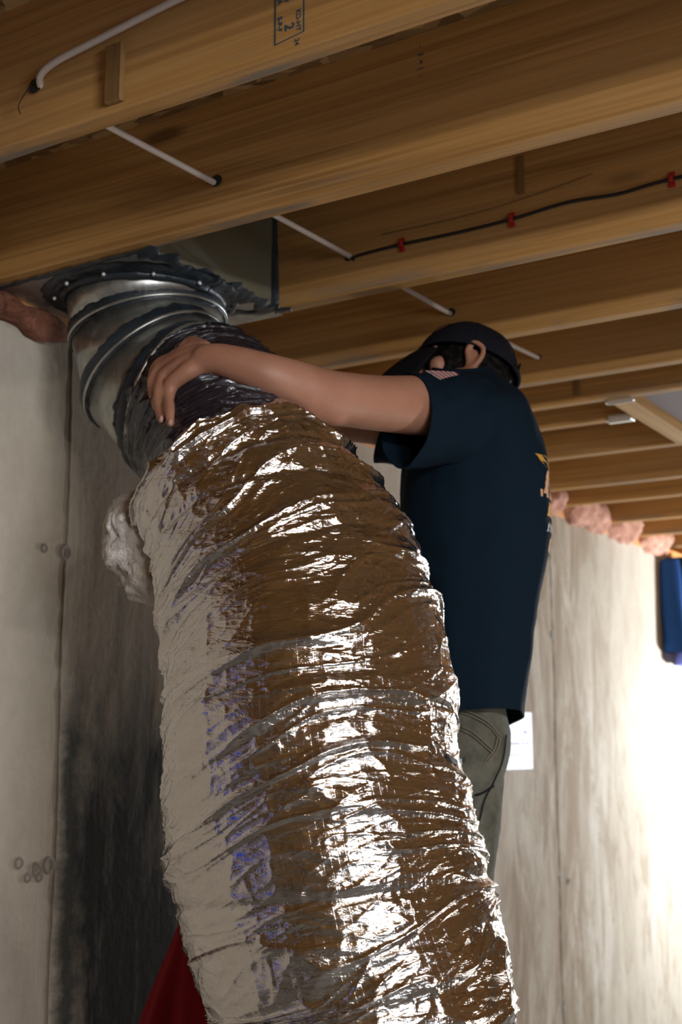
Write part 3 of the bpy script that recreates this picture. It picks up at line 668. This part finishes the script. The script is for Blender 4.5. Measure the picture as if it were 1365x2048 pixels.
# neck and head, tipped back a little, face towards the elbow
HC = P(930, 754, 2.80)
tilt = math.radians(16); HF = (FD*math.cos(tilt)+UP*math.sin(tilt)); HU0 = (UP*math.cos(tilt)-FD*math.sin(tilt)); BL = LD; ROLL = math.radians(17)
HU = HU0*math.cos(ROLL)-BL*math.sin(ROLL); LD = BL*math.cos(ROLL)+HU0*math.sin(ROLL); HA = (HF, LD, HU)
limb([(*tc(930, 850, 2.76), .062), (*(HC-HU*.06-HF*.02), .058)], 20)
ell(HC+HU*.015, HA, (.094, .074, .082)); ell(HC+HF*.025-HU*.045, HA, (.066, .058, .058)); ell(HC+HF*.055-HU*.088, HA, (.030, .034, .024))
ell(HC+HF*.088-HU*.018, HA, (.020, .012, .026)); ell(HC+HF*.100-HU*.034, HA, (.014, .013, .011))         # nose
ell(HC+HF*.086-HU*.060, HA, (.010, .024, .006)); ell(HC+HF*.084-HU*.070, HA, (.010, .022, .006))         # lips
for s in (1, -1):
    ell(HC+HF*.075+LD*.030*s+HU*.022, HA, (.016, .024, .007)); ell(HC+HF*.062+LD*.045*s-HU*.02, HA, (.02, .02, .02))
# ear (left, turned to the camera) as rim, lobe and concha; the right one mirrors it
for s in (1, -1):
    ec = HC-HF*.002+LD*.078*s-HU*.010
    limb([(*(ec+HF*.008-HU*.034), .0075), (*(ec-HF*.004-HU*.026+LD*.008*s), .0075), (*(ec-HF*.018+HU*.000+LD*.017*s), .0065), (*(ec-HF*.018+HU*.026+LD*.020*s), .0065), (*(ec+HF*.002+HU*.037+LD*.017*s), .0065), (*(ec+HF*.014+HU*.024+LD*.008*s), .0062), (*(ec+HF*.010+HU*.006+LD*.006*s), .006)], 10, 5)
    ell(ec-HF*.003+HU*.0+LD*.004*s, HA, (.015, .008, .030))
# legs
HLD = LD; LD = BL
hipc = P(915, 1530, 2.72)
for s in (1, -1):
    h0 = hipc+LD*.078*s
    limb([(*h0, .068), (*(h0-UP*.2+FD*.02), .066), (*(h0-UP*.42+FD*.05), .055), (*(h0-UP*.60+FD*.02), .052), (h0.x+FD.x*-.01, h0.y+FD.y*-.01, .56, .042)], 20)
    limb([(h0.x-FD.x*.05, h0.y-FD.y*.05, .505, .04), (h0.x+FD.x*.06, h0.y+FD.y*.06, .50, .038), (h0.x+FD.x*.15, h0.y+FD.y*.15, .49, .030)], 16)
me = bpy.data.meshes.new('body'); me.from_pydata([tuple(v) for v in geoV], [], geoF)
body = place(link('body', me, M['skin'], pr, True)); md = body.modifiers.new('r', 'REMESH'); md.mode = 'VOXEL'; md.voxel_size = .0042; md.use_smooth_shade = True
md = body.modifiers.new('s', 'SMOOTH'); md.factor = .5; md.iterations = 7
for s in (1, -1):
    bm = bmesh.new(); bmesh.ops.create_uvsphere(bm, u_segments=12, v_segments=8, radius=.0118, matrix=Matrix.Translation(HC+HF*.076+HLD*.031*s+HU*.008)); bmobj('eye', bm, M['white'], pr, True)
# fingernails
for q in (HS(341, 845, 2.3, .0155, 1), HS(323, 838, 2.3, .0165, 1)):
    bm = bmesh.new(); bmesh.ops.create_uvsphere(bm, u_segments=10, v_segments=6, radius=1, matrix=Matrix.Translation(Vector(q[:3])) @ Matrix.Diagonal((.0045, .0045, .007, 1))); bmobj('fingernail', bm, M['nail'], pr, True)
# head hair under the cap (LD turns with the head until the shirt)
LD = HLD
def head_shell(rr, off, u0, u1, v0, v1, nu=48, nv=24, nz=0.0, fr=30):
    """patch of an ellipsoid about the head: u = 0 front, +pi/2 left (camera), pi back; v elevation"""
    X = np.zeros((nv, nu, 3))
    for i in range(nv):
        v = v0+(v1-v0)*i/(nv-1)
        for j in range(nu):
            u = u0+(u1-u0)*j/(nu-1); q = HC+off+HF*math.cos(u)*math.cos(v)*rr[0]+LD*math.sin(u)*math.cos(v)*rr[1]+HU*math.sin(v)*rr[2]
            X[i, j] = q+(q-HC).normalized()*nz*mnoise.noise(q*fr)
    return X
hr = place(link('hair', grid_mesh('hair', head_shell((.102, .077, .088), HU*.012, .42, 2*math.pi-.42, -.60, .5, 130, 40, .006, 60), False), M['hair'], pr, True)); hr.modifiers.new('t', 'SOLIDIFY').thickness = .012
hr['label'] = 'black hair below the cap'
for k in range(26):
    u = random.uniform(1.9, 3.0); q = HC+HF*math.cos(u)*.093+LD*math.sin(u)*.078-HU*random.uniform(.02, .05)
    tube('hair_lock', [q, q-HF*.008-HU*.018, q-HF*random.uniform(.002, .008)-HU*.030], [.006, .005, .001], M['hair'], pr, 6)
# cap
cap = place(link('cap', grid_mesh('cap', head_shell((.112, .094, .106), HU*.020, 0, 2*math.pi*47/48, .02, 1.56, 96, 30, .004, 14)), M['cap'], pr, True)); cap.modifiers.new('t', 'SOLIDIFY').thickness = .003
cap['label'] = 'charcoal cap with open back'
tube('cap_band', [HC+HU*.022+HF*math.cos(t)*.1135+LD*math.sin(t)*.0955 for t in np.linspace(0, 2*math.pi, 48)], .003, M['cap'], cap, 6)
X = np.zeros((14, 24, 3))
for i in range(14):
    for j in range(24):
        u = (j/23-.5)*1.75; e_ = i/13; rr = 1+.80*e_*math.cos(u*.95)
        q = HC+HU*(.020-.125*e_**1.4-.028*abs(math.sin(u))**2)+HF*math.cos(u)*.108*rr+LD*math.sin(u)*.094*(1+.1*e_); X[i, j] = q
bmf = link('cap_brim', grid_mesh('cap_brim', X, False), M['cap_black'], cap, True); bmf.modifiers.new('t', 'SOLIDIFY').thickness = .003
bm = bmesh.new(); bmesh.ops.create_uvsphere(bm, u_segments=10, v_segments=6, radius=.006, matrix=Matrix.Translation(HC+HU*.127)); link('cap_button', (lambda m_: (bm.to_mesh(m_), m_)[1])(bpy.data.meshes.new('cap_button')), M['cap'], cap, True)
for k in range(6):
    t = math.pi*k/3+.5; link_ = [HC+HU*(.020+.1065*math.sin(v))+HF*math.cos(t)*.1125*math.cos(v)+LD*math.sin(t)*.0945*math.cos(v) for v in np.linspace(.05, 1.5, 14)]
    tube('cap_seam', link_, .0011, M['cap_black'], cap, 5)
# opening at the back: dark half disc ringed by the strap
bc = [HC+HU*(.024+.040*math.sin(a))-HF*(.1145*math.sqrt(1-(.04*math.sin(a)/.106)**2-(.040*math.cos(a)/.096)**2))+LD*(.040*math.cos(a)) for a in np.linspace(0, math.pi, 16)]
py_o = py('back_opening', bc, [tuple(range(16))], M['hair'], cap); py_o.modifiers.new('t', 'SOLIDIFY').thickness = .004
tube('adjuster_strap', [HC+HU*.020-HF*.1155*math.cos(t)+LD*(.0955*math.sin(t)) for t in np.linspace(-.5, .65, 12)], .005, M['cap'], cap, 6)

LD = BL
# t-shirt: rings read as (back x, front x, y) in the photo at the body's own distance
def ringpt(xb, xf, y, d, a, depth, tilt_=0):
    """point on a horizontal ellipse: a=0 back, pi/2 camera side, pi front"""
    cx = (xb+xf)/2; c_ = P(cx, y, d); ha = (P(xb, y, d)-P(xf, y, d)).length/2
    sx = math.cos(a); sy = math.sin(a); pw = .85
    sx = math.copysign(abs(sx)**pw, sx); sy = math.copysign(abs(sy)**pw, sy)
    return c_-FD*sx*ha+LD*sy*depth-UP*tilt_*(-math.cos(a))*ha
SH = [(1044, 846, 1442, .158, .06), (1049, 842, 1405, .158, .04), (1062, 835, 1300, .160, 0), (1076, 822, 1200, .165, 0), (1092, 808, 1120, .170, 0), (1099, 800, 1050, .176, 0), (1094, 808, 970, .184, 0), (1080, 812, 900, .192, 0), (1060, 806, 840, .196, .03), (1040, 812, 800, .186, .05), (1012, 826, 768, .158, .05), (988, 850, 748, .118, .05), (972, 868, 738, .085, .05)]
SH = [q+(k,) for q, k in zip(SH, (0, 0, 0, 0, 0, 0, 0, .01, .022, .038, .051, .047, .03))]
rows = spline(SH, 12); nu = 220; X = np.zeros((len(rows), nu, 3)); ths = np.linspace(0, 2*math.pi, nu, endpoint=False)
for i, rw in enumerate(rows):
    for j, a in enumerate(ths):
        q = ringpt(rw[0], rw[1], rw[2], 2.72, a, rw[3], rw[4])+UP*(.022*math.sin(a)*max(0, 1-i/24)-rw[5]*abs(math.sin(a)))
        f = i/(len(rows)-1)
        n_ = q-P((rw[0]+rw[1])/2, rw[2], 2.72); n_.z = 0; n_.normalize()
        # drapes: long soft verticals low down, diagonal pulls from the armpit
        g1 = .006*mnoise.noise(Vector((a*2.4, q.z*2.2, 1)))*(1.2-f)+.005*math.sin(a*9+q.z*5)*max(0, .45-f)
        diag = (q.z*9+a*3.2); g2 = .008*max(0, mnoise.noise(Vector((diag, a*1.1, 4))))*math.exp(-((f-.62)/.2)**2)
        X[i, j] = q+n_*(g1+g2+.003*mnoise.noise(q*22))
shirt_me = grid_mesh('t_shirt', X)
def shirt_at(i, a):
    j = (a/(2*math.pi)*nu); j0 = int(j) % nu; i0 = int(min(max(i, 0), len(rows)-1)); return Vector(X[i0, j0])
# left sleeve: from the shoulder to the hem that hangs open round the upper arm
def sleeve(c0, c1, r0, r1, ex, nS=26, nU=72, droop=.0, seed=0):
    ax = (c1-c0).normalized(); a = (UP-ax*UP.dot(ax)).normalized(); b_ = ax.cross(a); X = np.zeros((nS, nU, 3))
    for i in range(nS):
        f = i/(nS-1); r = r0+(r1-r0)*f
        for j in range(nU):
            t = 2*math.pi*j/nU; ca, sa = math.cos(t), math.sin(t)
            q = c0.lerp(c1, f)+a*ca*r*(1+ex*f)+b_*sa*r*(1-.15*f)
            low = max(0, -ca); q = q-UP*droop*low*f+ax*(.020*low*f-.012*max(0, ca)*f)
            q += (a*ca+b_*sa)*(.006*mnoise.noise(Vector((t*1.5, f*3+seed, seed)))+.003*mnoise.noise(Vector((t*4, f*8, seed+3))))
            X[i, j] = q
    return grid_mesh('sleeve', X)
sl = sleeve(P(940, 836, 2.61), P(812, 834, 2.475), .092, .080, .06, droop=.012)
sr_ = sleeve(tc(930, 845)-LD*.12, rs+FD*.14+UP*.02, .085, .080, .05, seed=5)
def join(name, meshes, m, parent):
    bm = bmesh.new()
    for q in meshes: bm.from_mesh(q)
    me = bpy.data.meshes.new(name); bm.to_mesh(me); bm.free(); return place(link(name, me, m, parent, True))
shirt = join('t_shirt', [shirt_me, sl, sr_], M['navy'], pr); shirt.modifiers.new('t', 'SOLIDIFY').thickness = .0022; shirt['label'] = 'dark navy short-sleeved t-shirt'
bvs = bmesh.new(); bvs.from_mesh(shirt.data); BS = BVHTree.FromBMesh(bvs)
def on_shirt(x, y, off=.003):
    o_ = Vector((0, 0, CAMZ)); d = (P(x, y, 1)-o_).normalized(); h = BS.ray_cast(o_, d)
    return (h[0]+ (h[1] if h[1].dot(d) < 0 else -h[1])*off) if h[0] else None
# hem ring and side seam
tube('hem', [Vector(q) for q in X[1]][:], .0028, M['navy'], shirt, 6, closed=True)
tube('collar', [Vector(q) for q in X[-1]], .006, M['navy'], shirt, 6, closed=True)
def decal(name, x0, y0, ux, uy, wx, wy, nx, ny, m, parent, fn=None, surf=on_shirt, off=.002):
    V, ok = [], []
    for j in range(ny+1):
        for i in range(nx+1):
            q = surf(x0+ux[0]*i/nx*wx+uy[0]*j/ny*wy, y0+ux[1]*i/nx*wx+uy[1]*j/ny*wy, off); ok.append(q is not None); V.append(q or Vector((0, 0, 0)))
    Fc = []
    for j in range(ny):
        for i in range(nx):
            a = j*(nx+1)+i; f = (a, a+1, a+nx+2, a+nx+1)
            if all(ok[k] for k in f) and max((V[f[0]]-V[k]).length for k in f) < .05: Fc.append(f)
    return py(name, V, Fc, m, parent) if Fc else None
# flag patch at the sleeve top: slanting red and white stripes with a dark canton
fl = empty('flag_patch'); fl.parent = shirt
def quad(name, c4, m, nx=6, ny=3, off=.003, parent=None, surf=on_shirt):
    V, ok = [], []
    for j in range(ny+1):
        for i in range(nx+1):
            a = np.array(c4[0])*(1-i/nx)+np.array(c4[1])*i/nx; b_ = np.array(c4[3])*(1-i/nx)+np.array(c4[2])*i/nx; q = a*(1-j/ny)+b_*j/ny
            s_q = surf(q[0], q[1], off); ok.append(s_q is not None); V.append(s_q or Vector((0, 0, 0)))
    Fc = []
    for j in range(ny):
        for i in range(nx):
            a = j*(nx+1)+i; f = (a, a+1, a+nx+2, a+nx+1)
            if all(ok[k] for k in f) and max((V[f[0]]-V[k]).length for k in f) < .15: Fc.append(f)
    if Fc: return py(name, V, Fc, m, parent or shirt)
for k in range(13):
    a, b_ = k/13, (k+1)/13; top = lambda t: (846+66*t, 745-1.0*t+4*t*t); bot = lambda t: (876+42*t, 763-10*t)
    quad('flag_stripe', [top(a), top(b_), bot(b_), bot(a)], M['flag_red'] if k % 2 == 0 else M['white'], 1, 1, .004)
# the print across the back, of which only the left end shows at the silhouette
Ib = lambda y: int(np.argmin([abs(r_[2]-y) for r_ in rows]))
def back_patch(name, y0, y1, a0, a1, m, off=.003, skew=0):
    """patch of the back of the shirt between heights and angles about the body (0 = spine)"""
    i0, i1 = sorted((Ib(y0), Ib(y1))); V = []; n = 8; R_ = max(i1-i0, 1)
    for i in range(i0, i0+R_+1):
        for k in range(n+1):
            a = a0+(a1-a0)*k/n+skew*(i-i0)/R_; j = int(round(a/(2*math.pi)*nu)) % nu; q = Vector(X_sh[i, j]); c_ = P((rows[i][0]+rows[i][1])/2, rows[i][2], 2.72)
            d = q-c_; d.z = 0; V.append(q+d.normalized()*off)
    return py(name, V, [(i*(n+1)+k, i*(n+1)+k+1, (i+1)*(n+1)+k+1, (i+1)*(n+1)+k) for i in range(R_) for k in range(n)], m, shirt)
X_sh = np.zeros((len(rows), nu, 3)); _v = np.zeros(len(shirt_me.vertices)*3, dtype=np.float32); shirt_me.vertices.foreach_get('co', _v); X_sh[:] = _v.reshape(len(rows), nu, 3)
for nm, y0, y1, a0, a1, mk, sk in (('back_print', 935, 968, -0.50, 0.53, 'gold', .30), ('back_print', 962, 1010, 0.63, 0.73, 'paleorange', -.12), ('back_print', 965, 1020, 0.25, 0.43, 'paleorange', 0), ('back_print', 1000, 1014, -0.40, 0.79, 'paleorange', 0), ('back_print', 1024, 1052, -0.40, 0.65, 'gold', -.05), ('back_print', 1062, 1082, 0.41, 0.46, 'white', -.05), ('back_print', 1062, 1082, 0.50, 0.54, 'white', -.05), ('back_print', 1062, 1082, 0.58, 0.62, 'white', -.05), ('back_print', 1088, 1112, -0.40, 0.49, 'gold', 0), ('back_print', 955, 1030, -0.40, 0.83, 'blueprint', -.10)):
    back_patch(nm, y0, y1, a0, a1, M[mk], .003 if mk != 'blueprint' else .0022, sk)
# trousers: seat and two legs in one skin
geoV, geoF = [], []
def oval(rows_, n=40, dcen=2.72):
    rr = spline(rows_, 6); V = []
    for q in rr:
        for k in range(n): V.append(ringpt(q[0], q[1], q[2], dcen, 2*math.pi*k/n, q[3], .12))
    K = len(rr); Fc = [(i*n+k, i*n+(k+1) % n, (i+1)*n+(k+1) % n, (i+1)*n+k) for i in range(K-1) for k in range(n)]
    Fc += [tuple(range(n))[::-1], tuple((K-1)*n+k for k in range(n))]; add((V, Fc))
oval([(1003, 878, 1396, .122), (1010, 868, 1440, .130), (1020, 856, 1480, .148), (1014, 846, 1530, .155), (996, 842, 1575, .150), (980, 842, 1610, .13)])
for s in (1, -1):
    h0 = P(915, 1560, 2.72)+LD*.078*s
    limb([(*(h0+UP*.03), .088), (*(h0-UP*.05-FD*.0), .085), (*(h0-UP*.14+FD*.01), .083), (*(h0-UP*.2+FD*.02), .082), (*(h0-UP*.42+FD*.05), .078), (*(h0-UP*.58+FD*.03), .076), (h0.x, h0.y, .60, .078), (h0.x, h0.y, .555, .076)], 24)
me = bpy.data.meshes.new('trousers'); me.from_pydata([tuple(v) for v in geoV], [], geoF)
tr = place(link('trousers', me, M['pants'], pr, True)); md = tr.modifiers.new('r', 'REMESH'); md.mode = 'VOXEL'; md.voxel_size = .0065; md.use_smooth_shade = True
md = tr.modifiers.new('s', 'SMOOTH'); md.factor = .5; md.iterations = 4
tx = bpy.data.textures.new('folds', 'CLOUDS'); tx.noise_scale = .09; md = tr.modifiers.new('d', 'DISPLACE'); md.texture = tx; md.strength = .016; md.mid_level = .5; md.texture_coords = 'LOCAL'
bt = BVHTree.FromPolygons([tuple(v) for v in geoV], geoF)
def on_tr(x, y, off=.003):
    o_ = Vector((0, 0, CAMZ)); d = (P(x, y, 1)-o_).normalized(); h = bt.ray_cast(o_, d)
    return (h[0]+(h[1] if h[1].dot(d) < 0 else -h[1])*off) if h[0] else None
def stitch(name, pix, r=.0012, m='stitch', off=.004):
    q = [on_tr(x, y, off) for x, y in [tuple(v) for v in spline(pix, 6)]]; q = [v for v in q if v is not None]
    if len(q) > 2: tube(name, q, r, M[m], tr, 6)
for dy in (0, 7): stitch('pocket_stitching', [(905, 1415+dy), (940, 1424+dy), (975, 1445+dy), (1000, 1474+dy)])
for dx in (0, 6): stitch('pocket_stitching', [(1000-dx, 1474), (992-dx, 1500), (975-dx, 1522)])
for dy in (0, 7): stitch('pocket_stitching', [(925, 1455+dy), (950, 1468+dy), (985, 1500+dy)])
stitch('side_seam', [(1010, 1470), (1003, 1520), (985, 1565), (968, 1600), (958, 1640)], .0016, 'dark_cloth')
stitch('side_seam', [(950, 1590), (965, 1585), (985, 1572)], .0022, 'dark_cloth')
tube('belt', [ringpt(1002, 876, 1408, 2.72, a, .122, .12) for a in np.linspace(0, 2*math.pi, 40, endpoint=False)], .014, M['pants'], tr, 8, closed=True)
# boots
for s in (1, -1):
    h0 = P(915, 1560, 2.72)+LD*.078*s; b0 = Vector((h0.x, h0.y, .452)); ft = empty('boot', b0); ft.parent = pr; ft.matrix_parent_inverse = Matrix.Translation(-pr.location)
    n = 20; V = []; sec = [(-.075, .032, .10, 0), (-.05, .040, .13, 0), (0, .042, .135, 0), (.05, .043, .10, 0), (.10, .048, .075, 0), (.16, .050, .06, 0), (.20, .040, .045, 0), (.215, .015, .025, 0)]
    for x_, w_, h_, _ in sec:
        for k in range(n):
            t = 2*math.pi*k/n; V.append(FD*x_+LD*w_*math.cos(t)+UP*(h_/2+.018+h_/2*math.sin(t)))
    Fc = [(i*n+k, i*n+(k+1) % n, (i+1)*n+(k+1) % n, (i+1)*n+k) for i in range(len(sec)-1) for k in range(n)]+[tuple(range(n))[::-1], tuple((len(sec)-1)*n+k for k in range(n))]
    py('boot_upper', V, Fc, M['boot'], ft, True)
    V = []
    for zz in (0, .022):
        for t in np.linspace(0, 2*math.pi, 24, endpoint=False): V.append(FD*(.07+.15*math.cos(t))+LD*(.052*math.sin(t))+UP*zz)
    py('boot_sole', V, [(k, (k+1) % 24, 24+(k+1) % 24, 24+k) for k in range(24)]+[tuple(range(24))[::-1], tuple(range(24, 48))], M['black_rubber'], ft)

# ------------------------------------------------------------------ step stool under the person (below the frame, behind the duct)
sb = P(915, 1560, 2.72); st = empty('step_stool', (sb.x, sb.y, 0)); st.rotation_euler.z = math.atan2(FD.y, FD.x)
tag(st, 'low metal step stool the person stands on, hidden behind the duct', 'step stool')
for (x0, x1, z0) in ((-.14, .20, .42), (-.32, -.16, .2)): 
    bm = bmesh.new(); box_bm(bm, (x0, -.22, z0), (x1, .22, z0+.03), .004); me = bpy.data.meshes.new('tread'); bm.to_mesh(me); bm.free(); link('tread', me, M['alu'], st)
for x_, top in ((-.12, .42), (.18, .42), (-.30, .2)):
    for y_ in (-.2, .2):
        V, Fc = tube_geo([(x_, y_, 0), (x_, y_*.97, top)], .013, 10); py('leg', V, Fc, M['alu'], st, True)
# ------------------------------------------------------------------ red cloth, sign, hanging clothes
rc = P(392, 1812, 2.42)
V = []; nn = 90; lev = [(0, .006), (.03, .030), (.10, .058), (.2, .092), (.32, .125), (.5, .165), (.8, .215), (1.1, .25)]
lev = [q for q in lev if q[0] < rc.z-.02]+[(rc.z-.002, .275)]
ls = spline(lev, 5)
for d_, r_ in ls:
    for k in range(nn):
        t = 2*math.pi*k/nn; f = 1+.10*math.sin(t*6+1.5*d_)*min(1, d_*6)+.07*math.sin(t*11+2)*min(1, d_*4)
        V.append((rc.x+math.cos(t)*r_*f, rc.y+math.sin(t)*r_*f, rc.z-d_))
Fc = [(i*nn+k, i*nn+(k+1) % nn, (i+1)*nn+(k+1) % nn, (i+1)*nn+k) for i in range(len(ls)-1) for k in range(nn)]+[tuple(range(nn))[::-1]]
o = py('red_cloth', V, Fc, M['red_cloth'], None, True); tag(o, 'dark red cloth hanging in straight folds at the bottom left, behind the foil duct', 'cloth')
sg = empty('notice_sheet', (WX+.004, 4.28, 1.4)); tag(sg, 'white notice sheet with violet and grey print on the wall beside the trousers', 'sign')
box('board', (WX+.001, 4.13, 1.398), (WX+.006, 4.392, 1.598), M['paper'], sg, .001)
xs = WX+.0065
for (y0, y1, z0, z1, mk) in ((4.372, 4.376, 1.553, 1.582, 'violet_ink'), (4.366, 4.382, 1.553, 1.556, 'violet_ink'), (4.372, 4.376, 1.416, 1.445, 'violet_ink'), (4.366, 4.382, 1.416, 1.419, 'violet_ink'), (4.16, 4.38, 1.446, 1.452, 'grey_ink'), (4.32, 4.345, 1.52, 1.534, 'violet_ink'), (4.335, 4.365, 1.483, 1.492, 'grey_ink'), (4.30, 4.325, 1.483, 1.492, 'grey_ink'), (4.20, 4.285, 1.483, 1.492, 'grey_ink'), (4.2, 4.31, 1.42, 1.425, 'grey_ink')):
    box('print_mark', (xs-.0006, y0, z0), (xs+.0004, y1, z1), M[mk], sg)
# hanging clothes on the far wall at the right edge
hc = empty('hanging_clothes', (WX+.1, 6.25, 1.87)); tag(hc, 'blue and black clothes hanging on the wall at the right edge of the picture', 'clothes')
def garment(name, x0, y0, y1, z0, z1, m, seed, flare=0.0):
    nx_, nz_ = 30, 20; Xg = np.zeros((nz_, nx_*2, 3))
    for i in range(nz_):
        f = i/(nz_-1); z = z1+(z0-z1)*f
        for j in range(nx_*2):
            u = 2*math.pi*j/(nx_*2); yy = (y0+y1)/2-math.cos(u)*(y1-y0)/2*(1+flare*f)*(.75+.25*min(1, f*5)); xx = x0+math.sin(u)*(.035)*(1+.5*f)
            xx += .014*math.sin(yy*55+seed+f*2)+.008*mnoise.noise(Vector((yy*9, z*4, seed))); Xg[i, j] = (xx, yy, z)
    o = place(link(name, grid_mesh(name, Xg), m, hc, True)); return o
garment('garment', WX+.05, 5.885, 5.955, 1.90, 2.33, M['blue_cloth'], 1)
garment('garment', WX+.06, 5.955, 6.01, 1.93, 2.34, M['dark_cloth'], 4)
garment('garment', WX+.07, 6.01, 6.16, 1.91, 2.32, M['lilac_cloth'], 2, .3)
garment('garment', WX+.08, 5.95, 6.4, 1.84, 1.93, M['periwinkle'], 6)
tube('hanging_rail', [(WX+.11, 5.98, 2.345), (WX+.11, 6.8, 2.345)], .008, M['black_cable'], hc, 8)
for yy in (6.0, 6.75): tube('rail_hook', [(WX, yy, 2.345), (WX+.11, yy, 2.345)], .006, M['black_cable'], hc, 8)
# ------------------------------------------------------------------ things only seen mirrored in the foil, and added fill sources
V = []; 
for i in range(25):
    for j in range(25): V.append((WX+.03+.02*math.sin(i*.9+j*.2), -.75+.8*i/24, .9+1.25*j/24))
o = py('blue_tarp', V, [(i*25+j, i*25+j+1, (i+1)*25+j+1, (i+1)*25+j) for i in range(24) for j in range(24)], M['blue_tarp'], None, True); o.modifiers.new('t', 'SOLIDIFY').thickness = .003
tag(o, 'blue tarpaulin hung on the concrete wall, seen only as blue flecks mirrored in the foil', 'tarp')
tf = empty('tube_light', (TUBE[0], TUBE[1], TUBE[2])); tag(tf, 'ceiling-hung tube light behind the camera, seen only as the glare on the foil', 'lamp')
box('housing', (TUBE[0]-.6, TUBE[1]-.05, TUBE[2]+.012), (TUBE[0]+.6, TUBE[1]+.05, TUBE[2]+.05), M['plastic_w'], tf, .004)
tube('lit_tube', [(TUBE[0]-.57, TUBE[1], TUBE[2]-.008), (TUBE[0]+.57, TUBE[1], TUBE[2]-.008)], .014, M['tube'], tf, 10)
for s in (-.5, .5): tube('hanger_wire', [(TUBE[0]+s, TUBE[1], TUBE[2]+.05), (TUBE[0]+s, TUBE[1], H+JD)], .002, M['black_cable'], tf, 6)
wd = empty('added_fill_window', (2.88, -.45, 1.4)); tag(wd, kind='structure')  # added glowing panes for fill and foil glare, framed like a window
for y0_, y1_ in ((-1.0, -.47), (-.43, .1)): box('added_glow_pane', (2.885, y0_, .7), (2.89, y1_, 2.1), M['fill_glow'], wd)
for a, b_ in (((2.84, -1.07, .63), (2.9, .17, .7)), ((2.84, -1.07, 2.1), (2.9, .17, 2.17)), ((2.84, -1.07, .7), (2.9, -1.0, 2.1)), ((2.84, .1, .7), (2.9, .17, 2.1)), ((2.85, -.47, .7), (2.9, -.43, 2.1))): box('added_glow_frame', a, b_, M['plastic_w'], wd)
fl_ = empty('added_up_lamp', (.55, 3.1, 0)); tag(fl_, 'added unseen lamp on a low stand, brightening the joist bottoms from below the frame', 'lamp')
_bm = bmesh.new(); box_bm(_bm, (-.17, -.03, -.12), (.17, .03, .12), .01); _me = bpy.data.meshes.new('lamp_head'); _bm.to_mesh(_me); _bm.free()
_h = link('lamp_head', _me, M['black_rubber'], fl_); _h.location = (.012, -.033, .285); _h.rotation_euler = (Vector((-.5, 1.35, 2.04)).to_track_quat('-Y', 'Z')).to_euler(); _h.rotation_euler = (Vector((.3, .2, -2.04))).to_track_quat('Y', 'Z').to_euler()
for sx in (-.15, .15): 
    V, Fc = tube_geo([(sx, -.16, .01), (sx, -.03, .25)], .009, 8); py('leg', V, Fc, M['alu'], fl_, True)
    V, Fc = tube_geo([(sx, .16, .01), (sx, -.02, .25)], .009, 8); py('leg', V, Fc, M['alu'], fl_, True)
